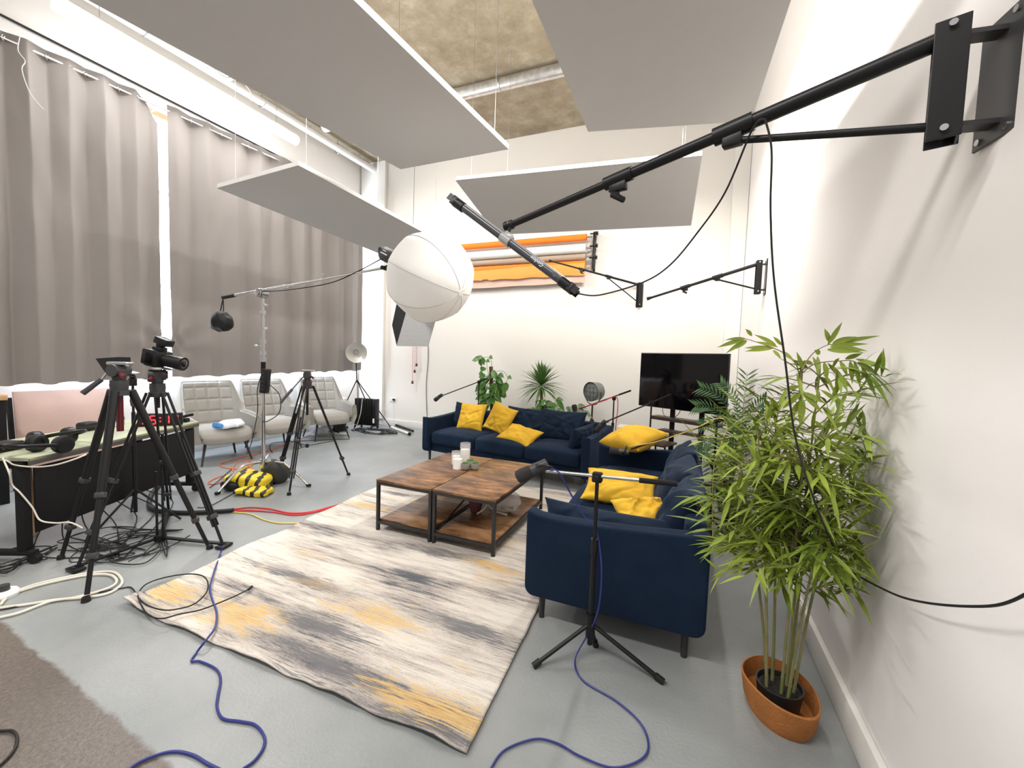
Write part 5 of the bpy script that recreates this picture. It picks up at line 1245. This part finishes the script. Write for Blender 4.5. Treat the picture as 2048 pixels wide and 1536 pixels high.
# ================================================================== TELEVISION
tl, tr_, bl_ = FY(1283, 705, 5.75), FY(1455, 710, 5.2), FY(1293, 815, 5.75); br_ = FY(1458, 862, 5.2)
tl = V((-.545, 5.78, 1.645)); tr_ = V((.455, 5.22, 1.625))
ex = (V((tr_.x-tl.x, tr_.y-tl.y, 0))).normalized(); WT = (tr_-tl).length; HT = .70
ce = (tl+tr_)/2-V((0, 0, HT/2)); nT = V((ex.y, -ex.x, 0))
if nT.y > 0: nT = -nT
qT = Matrix((ex, -nT, V((0, 0, 1)))).transposed()
t = thing('television', 'large black flat television on a wheeled stand in the far right corner', 'television', V((ce.x, ce.y, 0)))
WM[t.name] = Matrix.Translation(V((ce.x, ce.y, 0)))
MB().box(ce-nT*.018, (WT, .035, HT), qT, bev=.004).build('casing', 'black', t)
MB().box(ce+nT*.0012, (WT-.02, .002, HT-.025), qT).build('screen', 'tv', t, smooth=False)
g_ = V((ce.x, ce.y, 0))
t2 = thing('television_stand', 'black wheeled television stand with dark wooden shelves', 'television stand', g_-nT*.06)
bk_ = g_-nT*.10
for s_ in (-.13, .25):
    MB().box(bk_+ex*s_+V((0, 0, .62)), (.055, .035, 1.15), qT, bev=.004).build('upright', 'blackm', t2)
for z, w_, off, m_ in ((.80, .86, .02, 'darkwood'), (.66, .55, .10, 'darkwood')):
    MB().box(bk_+nT*off+ex*.05+V((0, 0, z)), (w_, .16, .025 if z < .7 else .045), qT, bev=.004).build('shelf', m_, t2)
for s_ in (-.28, .36):
    f_ = MB().box(bk_+ex*s_+nT*.05+V((0, 0, .075)), (.05, .58, .035), qT, bev=.005).build('foot', 'blackm', t2)
    for y_ in (-.2, .30): MB().cyl(bk_+ex*(s_-.015)+nT*y_+V((0, 0, .032)), bk_+ex*(s_+.015)+nT*y_+V((0, 0, .032)), .030, n=16).build('castor', 'rubber', f_)
MB().box(bk_+ex*.04+V((0, 0, .085)), (.66, .05, .035), qT, bev=.004).build('crossbar', 'blackm', t2)
MB().box(bk_+ex*.04+nT*.035+V((0, 0, 1.25)), (.45, .02, .25), qT, bev=.004).build('mount', 'blackm', t2)
solo(MB().tube(cr([ce-nT*.05+ex*-.25-V((0, 0, HT/2-.02)), ce-nT*.05+ex*-.22-V((0, 0, HT/2+.09)), ce-nT*.05+ex*-.12-V((0, 0, HT/2+.13)), ce-nT*.05+ex*-.02-V((0, 0, HT/2+.05)), ce-nT*.05+ex*.0-V((0, 0, HT/2-.02))]), .004, 6), 'television_cable', 'rubber', 'thin cable looping below the television', 'cable')
# side table with small plants
sc_ = V((-.33, 5.45, 0)); 
t = thing('side_table', 'small round-edged brown side table in the corner behind the mustard cushion', 'side table', sc_)
MB().box(sc_+V((0, 0, .52)), (.50, .34, .03), (0, 0, -.45), bev=.012).build('tabletop', 'darkwood', t)
for a in (45, 135, 225, 315): MB().cyl(sc_+V((math.cos(R(a-26))*.16, math.sin(R(a-26))*.12, .51)), sc_+V((math.cos(R(a-26))*.20, math.sin(R(a-26))*.15, 0)), .011, n=10).build('leg', 'blackm', t)
for (dx, dy, s_, lab) in ((-.10, .08, 1.2, 'spiky little potted plant, left on the brown side table'), (.03, .0, .9, 'smaller potted plant, right on the brown side table')):
    c = sc_+V((dx, dy, .536)); t = thing('potted_succulent', lab, 'succulent', c, group='little plants on the side table')
    MB().lathe([(.025*s_, 0), (.035*s_, .05*s_), (.030*s_, .05*s_), (.001, .04*s_)], c, n=18).build('pot', 'concretepot', t)
    lf_ = MB(); rn = random.Random(3)
    for i in range(18): a = i*2.4; leaf(lf_, c+V((0, 0, .045*s_)), V((math.cos(a)*.7, math.sin(a)*.7, 1.1-.04*i)), V((0, 0, 1)), .10*s_, .012, .1, 4)
    lf_.build('leaves', 'palm', t, ang=60)
# white bin by the wall
c = FY(1247, 862, 6.2); c.z = 0
t = thing('white_cabinet', 'low white box standing against the back wall behind the far sofa', 'box', V((c.x, 6.6, 0)))
MB().box((c.x+.02, 6.6, .26), (.30, .28, .52), bev=.01).build('carcass', 'white', t)
MB().box((c.x+.02, 6.455, .36), (.26, .012, .20), bev=.004).build('drawer', 'grey', t)
# ================================================================== WINDOW CORNER
# beauty-dish lamp on its tripod
dc = FY(713, 705, 6.35); db = V((dc.x-.05, 6.42, 0))
t = thing('dish_lamp', 'round silver dish lamp on thin black tripod legs in the window corner', 'floor lamp', db)
ddv = (CP-dc).normalized()+V((.10, 0, -.10)); ddv.normalize()
M['dish'] = mat('dish_silver', (.62, .61, .57), .35, metal=.35)
MB().lathe([(.045, -.10), (.09, -.085), (.155, -.03), (.195, .02), (.199, .022), (.196, .016), (.152, -.038), (.09, -.095)], dc, ddv, 44).build('reflector', 'dish', t)
MB().lathe([(.001, -.02), (.030, -.02), (.045, -.05), (.045, -.09)], dc, ddv, 24).build('bulb', 'chrome', t)
MB().lathe([(.001, -.20), (.05, -.20), (.055, -.10), (.045, -.09)], dc, ddv, 24).build('lamp_head', 'grey', t)
ap = V((db.x, db.y, .98))
MB().cyl(ap-V((0, 0, .05)), dc-ddv*.15, .010, n=10).build('stem', 'black', t)
for f in (FZ(780, 853), FZ(672, 850), V((db.x+.05, 6.95, 0))):
    MB().cyl(ap, V((f.x, f.y, .004)), .010, n=8).build('leg', 'black', t)
MB().tube(cr([dc-ddv*.18, dc-ddv*.1-V((0, 0, .3)), V((db.x+.05, db.y-.02, .6)), V((db.x+.1, db.y-.1, .1))]), .005, 6).build('lead', 'rubber', t)
# oil radiator
r0, r1 = FZ(705, 856), FZ(752, 862); rc_ = V((-5.86, 6.56, 0)); rx = (r1-r0).normalized(); rx = V((.92, .12, 0)).normalized(); ry = V((-rx.y, rx.x, 0)); qr = Matrix((rx, ry, V((0, 0, 1)))).transposed()
t = thing('oil_radiator', 'black finned oil radiator on castors in the window corner', 'heater', rc_)
fn_ = MB()
for i in range(10):
    x = -.20+.040*i; fn_.box(rc_+rx*x+V((0, 0, .34)), (.018, .15, .53), qr, bev=.007)
fn_.build('fins', 'rubber', t)
MB().cyl(rc_-rx*.22+V((0, 0, .14)), rc_+rx*.20+V((0, 0, .14)), .022, n=14).cyl(rc_-rx*.22+V((0, 0, .54)), rc_+rx*.20+V((0, 0, .54)), .022, n=14).build('tubes', 'black', t)
MB().box(rc_+rx*.225+V((0, 0, .34)), (.07, .15, .53), qr, bev=.014).build('control_box', 'black', t)
MB().box(rc_+rx*.226-ry*.077+V((0, 0, .18)), (.04, .003, .09), qr).build('sticker', 'white', t)
for x in (-.17, .20):
    f_ = MB().box(rc_+rx*x+V((0, 0, .065)), (.03, .24, .02), qr, bev=.004).build('foot', 'black', t)
    for y_ in (-.11, .11): MB().cyl(rc_+rx*(x-.01)+ry*y_+V((0, 0, .028)), rc_+rx*(x+.01)+ry*y_+V((0, 0, .028)), .027, n=14).build('castor', 'rubber', f_)
t = thing('panel_heater', 'white panel heater standing between the last armchair and the black radiator', 'heater', (-6.28, 6.28, 0))
MB().box((-6.22, 6.28, .33), (.20, .10, .58), (0, 0, .1), bev=.012).build('panel', 'white', t)
for x in (-6.28, -6.16): MB().box((x, 6.28, .02), (.03, .24, .04), (0, 0, .1), bev=.004).build('foot', 'rubber', t)
t = thing('black_case', 'black box pushed behind the farthest armchair', 'case', (-6.2, 5.95, 0))
MB().box((-6.15, 6.02, .25), (.30, .34, .50), bev=.015).build('case', 'rubber', t)
MB().tube(cr([(-6.15, 5.95, .5), (-6.15, 5.96, .535), (-6.15, 6.08, .535), (-6.15, 6.09, .5)], 4), .008, 8).build('handle', 'grey', t)
# sockets
so_ = FY(786, 799, YB)
t = thing('wall_socket', 'white double wall socket low on the back wall with a black plug', 'socket', so_)
MB().box(so_+V((0, -.006, 0)), (.15, .012, .088), bev=.004).build('plate', 'white', t)
pg = MB().cyl(so_+V((.04, -.012, 0)), so_+V((.04, -.045, 0)), .024, n=18).build('plug', 'rubber', t)
MB().box(so_+V((-.035, -.014, .02)), (.012, .006, .018), bev=.002).build('switch', 'white', t)
solo(MB().tube(cr([so_+V((.04, -.05, -.01)), so_+V((.06, -.06, -.15)), so_+V((.10, -.08, -.33)), (so_.x+.10, YB-.12, .02), (so_.x+.16, YB-.3, .008)]), .005, 6), 'white_lead', 'whitec', 'white lead dropping from the wall socket', 'cable')
solo(MB().tube(cr([so_+V((-.03, -.03, -.02)), so_+V((-.13, -.1, -.2)), so_+V((-.30, -.3, -.38)), (so_.x-.4, YB-.55, .02)]), .004, 6), 'white_lead', 'whitec', 'white lead running from the wall socket towards the radiator', 'cable')
solo(MB().tube(cr([rc_+V((-.02, -.08, .60)), rc_+V((-.01, -.13, .35)), rc_+V((-.06, -.16, .12)), rc_+V((-.09, -.2, .02)), rc_+V((-.05, -.35, .006))]), .006, 6), 'white_lead', 'whitec', 'white lead hanging over the black radiator', 'cable')
# fallen LED bar by the wall
a_, b2_ = FZ(782, 854, .03), FZ(819, 868, .03)
t = thing('light_bar', 'white light bar lying on the floor near the back wall', 'light bar', (a_+b2_)/2*1)
d_ = (b2_-a_).normalized()
MB().cyl(a_, b2_, .024, n=16).build('tube', 'white', t)
for e in (a_, b2_): MB().cyl(e-d_*.02, e+d_*.02, .028, n=16).build('end_cap', 'rubber', t)
a_, b2_ = FZ(792, 850, .03), FZ(826, 862, .03)
solo(MB().cyl(a_, b2_, .022, n=14), 'dark_tube', 'rubber', 'dark tube lying beside the white light bar', 'tube')
# power strip and tub under the last armchair
a_, b2_ = FZ(634, 866, .02), FZ(695, 868, .02); d_ = (b2_-a_).normalized(); sd = V((-d_.y, d_.x, 0)); qs = Matrix((d_, sd, V((0, 0, 1)))).transposed()
t = thing('power_strip', 'white power strip full of plugs on the floor by the last armchair', 'power strip', (a_+b2_)/2)
MB().box((a_+b2_)/2, ((b2_-a_).length, .07, .035), qs, bev=.006).build('body', 'white', t)
MB().box(a_.lerp(b2_, .06), (.04, .05, .042), qs, bev=.004).build('switch', 'orange', t)
for k in (.4, .55, .7): MB().box(a_.lerp(b2_, k)+V((0, 0, .035)), (.04, .04, .04), qs, bev=.008).build('plug', 'rubber', t)
c = FZ(645, 861, 0); c = V((-6.05, 5.62, 0))
t = thing('storage_tub', 'clear shallow plastic tub under the farthest armchair', 'tub', c)
MB().lathe([(.16, .004), (.22, .16), (.225, .165), (.215, .16), (.155, .012), (.001, .012)], c, n=30).build('tub', 'glass', t)
MB().sq(c+V((0, 0, .08)), (.25, .25, .13), None, .9, .9, 20, crump).build('white_wrap', 'bag', t, ang=30)
# tangle of black leads in the corner
rn = random.Random(12)
def tangle(mb, c, rx_, ry_, n, r=.005, z=.008):
    c = V(c)
    for _ in range(n):
        a = rn.uniform(0, 2*PI); P_ = []
        for k in range(rn.randint(6, 10)):
            a += rn.uniform(.5, 1.3)*rn.choice((1, 1, -1)); q = rn.uniform(.35, 1)
            P_.append(V((c.x+math.cos(a)*rx_*q, c.y+math.sin(a)*ry_*q, z+rn.uniform(0, .02))))
        mb.tube(cr(P_, 6), r, 6)
    return mb
o = tangle(MB(), (-5.45, 6.35, 0), .55, .30, 9)
solo(o, 'cable_tangle', 'rubber', 'tangle of black leads on the floor around the radiator', 'cables', kind='stuff')

# ================================================================== SANDBAGS AND CABLES
def zb(p):
    p += V((noise.noise(p*7), noise.noise(p*7+V((3, 0, 0))), noise.noise(p*7+V((0, 9, 0)))))*.035; return p
c = FZ(500, 962, .08)
solo(MB().sq(c+V((-.02, .02, .0)), (.46, .30, .17), (0, .1, .35), .6, .45, 26, zb), 'sandbag', 'sandY', 'yellow and black striped sandbag slung over the boom stand leg', 'sandbag', 'striped sandbags', ang=60)
c = FZ(510, 982, .035)
solo(MB().sq(c, (.36, .22, .075), (0, 0, .30), .5, .4, 24, zb), 'sandbag', 'sandY', 'flatter striped sandbag lying in front of the boom stand', 'sandbag', 'striped sandbags', ang=60)
c = FZ(537, 950, .10)
M['darkbag'] = mat('dark_grey_bag', (.035, .035, .030), .7, bump=.4, bscale=20)
solo(MB().sq(c+V((.02, .08, .02)), (.26, .26, .26), (0, .2, .5), .8, .6, 26, zb), 'black_bag', 'darkbag', 'dark grey weight bag slumped behind the striped sandbags', 'bag', ang=60)
c = FZ(468, 968, .06)
solo(MB().sq(c, (.20, .22, .12), (0, 0, .3), .7, .6, 22, zb), 'black_bag', 'rubber', 'small black bag at the left end of the striped sandbag', 'bag', ang=60)
def cable(name, m_, px, label, r=.006, z=.008, n=8, cat='cable', kind=None):
    P_ = [FZ(p[0], p[1], p[2] if len(p) > 2 else z) for p in px]
    return solo(MB().tube(cr(P_, n), r, 7), name, m_, label, cat)
cable('orange_cable', 'orange', [(620, 870), (560, 893), (510, 908), (490, 912), (460, 920), (440, 928), (450, 935), (480, 938), (505, 930), (500, 922), (475, 925), (465, 940), (480, 945), (505, 938)], 'orange cable coiling behind the boom stand legs')
cable('orange_cable', 'orange', [(505, 925), (485, 930), (478, 942), (500, 945), (498, 932), (480, 935), (470, 948), (440, 953), (416, 965), (430, 968), (460, 958)], 'orange cable loop at the left of the sandbags')
cable('cable_sleeve', 'rubber', [(325, 965), (305, 985), (298, 1008), (310, 1020), (350, 1025), (400, 1025), (450, 1022), (468, 1020)], 'thick black cable sleeve curving behind the camera tripod', .020, .022)
cable('red_cable', 'red', [(466, 1019), (500, 1015), (540, 1018), (580, 1026), (620, 1024), (660, 1014), (700, 1003), (722, 996)], 'upper red cable from the black sleeve to the rug', .007)
cable('red_cable', 'red', [(466, 1022), (500, 1021), (545, 1024), (590, 1030), (630, 1024), (670, 1014), (715, 1001)], 'lower red cable from the black sleeve to the rug', .007)
cable('yellow_cable', 'yellowc', [(466, 1024), (500, 1028), (530, 1040), (560, 1046), (600, 1046), (620, 1045)], 'yellow cable from the black sleeve to the rug edge', .006)
cable('black_cable', 'rubber', [(700, 878), (560, 884), (540, 893), (545, 905)], 'black cable running along the floor under the armchairs', .005)
cable('thin_cable', 'rubber', [(395, 1015), (420, 1012), (470, 985), (490, 978)], 'thin black cable from the sandbags to the black sleeve', .004)
cable('cream_cable', 'whitec', [(0, 1210), (20, 1190), (60, 1172), (120, 1157), (180, 1146), (225, 1144), (243, 1158), (240, 1172), (215, 1187), (170, 1195), (110, 1200), (60, 1208), (0, 1216)], 'outer cream extension lead looped on the near left floor', .0075, .010)
cable('cream_cable', 'whitec', [(0, 1200), (40, 1182), (100, 1165), (170, 1151), (215, 1149), (232, 1158), (228, 1170), (200, 1182), (150, 1195), (100, 1203), (40, 1225), (0, 1235), (-60, 1250)], 'inner cream extension lead running off at the left edge', .0075, .012)
cable('black_lead', 'rubber', [(0, 1220), (60, 1208), (130, 1197), (190, 1186), (240, 1177), (262, 1175), (275, 1192, .03), (290, 1208, .045), (320, 1219, .045), (350, 1219, .042), (390, 1207, .042), (415, 1180, .042), (410, 1155, .04), (380, 1148, .04), (330, 1155, .035), (290, 1170, .03), (272, 1195, .012)], 'thin black lead looping onto the left corner of the rug', .004)
cable('black_lead', 'rubber', [(275, 1190, .04), (285, 1215, .05), (300, 1232, .055), (325, 1237, .055), (360, 1228, .045), (400, 1220, .04), (440, 1205, .04), (475, 1190, .04), (500, 1177, .04)], 'thin black lead ending in a small plug on the rug', .004)
solo(MB().cyl(FZ(497, 1179, .035), FZ(504, 1173, .036), .008, n=10), 'plug', 'rubber', 'small black jack plug at the end of the lead on the rug', 'plug')
cable('blue_cable', 'blue', [(445, 1093, .06), (440, 1110, .012), (428, 1145, .035), (420, 1175, .042), (423, 1195, .04), (433, 1225, .04), (430, 1255, .04), (412, 1280, .045), (393, 1305, .008), (383, 1322, .008), (400, 1323, .008), (432, 1338, .008), (441, 1360, .008), (436, 1390, .008), (434, 1415, .008), (446, 1437, .008), (480, 1443, .008), (510, 1450, .008), (528, 1472, .008), (527, 1495, .008), (510, 1520, .008), (490, 1535, .008), (465, 1548, .008), (420, 1530, .008), (385, 1510, .008), (345, 1503, .008), (300, 1515, .008), (262, 1536, .008), (230, 1570, .008)], 'blue cable snaking from the camera tripod foot over the rug to the front edge', .0055)
cable('black_lead', 'rubber', [(-30, 1460), (0, 1462), (25, 1462), (34, 1475), (28, 1500), (0, 1530), (-30, 1545)], 'thin black lead curling on the bare floor at the lower left edge', .005)
cable('grey_lead', 'whitec', [(0, 910, .5), (20, 922, .45), (50, 932, .45), (90, 932, .5), (130, 925, .55), (170, 910, .60)], 'pale lead drooping in front of the desk legs', .005)
# the drooping leads by the desk really hang near the desk front
for o in [o for o in COL.objects if o.name.startswith('grey_lead')]: bpy.data.objects.remove(o)
def hang(name, m_, px, label, r=.005):
    P_ = [FY(a, b_, y) for a, b_, y in px]; return solo(MB().tube(cr(P_, 8), r, 7), name, m_, label, 'cable')
hang('pale_lead', 'whitec', [(-10, 912, 1.22), (15, 922, 1.24), (30, 930, 1.26), (70, 934, 1.28), (110, 930, 1.30), (150, 918, 1.36), (172, 909, 1.42)], 'pale lead drooping across the front of the desk')
hang('pale_lead', 'whitec', [(5, 915, 1.22), (18, 945, 1.22), (25, 970, 1.24), (40, 985, 1.26), (65, 1015, 1.30), (80, 1040, 1.32), (110, 1046, 1.36), (140, 1045, 1.40), (165, 1056, 1.44)], 'pale lead falling beside the desk leg to the floor tangle')
rn = random.Random(5)
o = tangle(MB(), (-3.72, 1.72, 0), .42, .34, 6, .004); tangle(o, (-4.25, 1.25, 0), .35, .25, 4, .004); tangle(o, (-4.1, 1.75, 0), .4, .3, 3, .004)
for i in range(7):
    a = dk(.2+.13*i, .12, .50); o.tube(cr([a, a+V((.05, -.03, -.25)), V((a.x+.15, a.y-.10+.05*i, .03)), V((-3.75+rn.uniform(-.2, .2), 1.65+rn.uniform(-.2, .2), .01))], 6), .0045, 6)
solo(o, 'cable_tangle', 'rubber', 'tangle of thin black leads on the floor between the tripods and the desk', 'cables', kind='stuff')
t = thing('extension_reel', 'white extension block with a grey plug at the left edge of the floor', 'extension lead', FZ(12, 1190))
c = FZ(8, 1193, 0)
MB().lathe([(.06, 0), (.065, .02), (.055, .035), (.001, .04)], c, n=26).build('block', 'white', t)
MB().cyl(c+V((0, 0, .035)), c+V((0, 0, .07)), .025, n=16).build('plug', 'grey', t)

# ================================================================== LIGHT
def area(name, loc, rot, sx, sy, e, c=(1, 1, 1)):
    l = bpy.data.lights.new(name, 'AREA'); l.shape = 'RECTANGLE'; l.size = sx; l.size_y = sy; l.energy = e; l.color = c
    o = bpy.data.objects.new(name, l); COL.objects.link(o); o.location = loc; o.rotation_euler = rot; return o
area('strip_lamp_left', (-5.94, 3.65, 4.85), (0, R(-52), 0), .12, 2.8, 190, (1, .98, .96))
area('strip_lamp_mid', (-4.0, 4.5, 4.9), (0, 0, 0), .15, 2.6, 55, (1, .97, .92))
area('strip_lamp_right', (-.4, 3.8, 4.2), (0, R(8), 0), .15, 2.8, 225, (1, .96, .90))
area('strip_lamp_rear', (-2.2, -.4, 4.7), (0, 0, 0), 4.0, .3, 200, (1, .97, .94))
area('daylight_fill', (-6.37, 4.4, 1.32), (0, R(-12), 0), .08, 4.7, 34, (.72, .82, 1))  # added lamp between curtain and window, lifts the daylight on the wall below
wd = bpy.data.worlds.new('world'); sc.world = wd; wd.use_nodes = True
wd.node_tree.nodes['Background'].inputs[0].default_value = (1, .97, .95, 1); wd.node_tree.nodes['Background'].inputs[1].default_value = .55
sc.view_settings.view_transform = 'Standard'; sc.view_settings.look = 'None'; sc.view_settings.exposure = 0; sc.view_settings.gamma = 1
sc.cycles.adaptive_threshold = .05; sc.cycles.max_bounces = 6; sc.cycles.diffuse_bounces = 3; sc.cycles.transparent_max_bounces = 12; sc.cycles.sample_clamp_indirect = 6
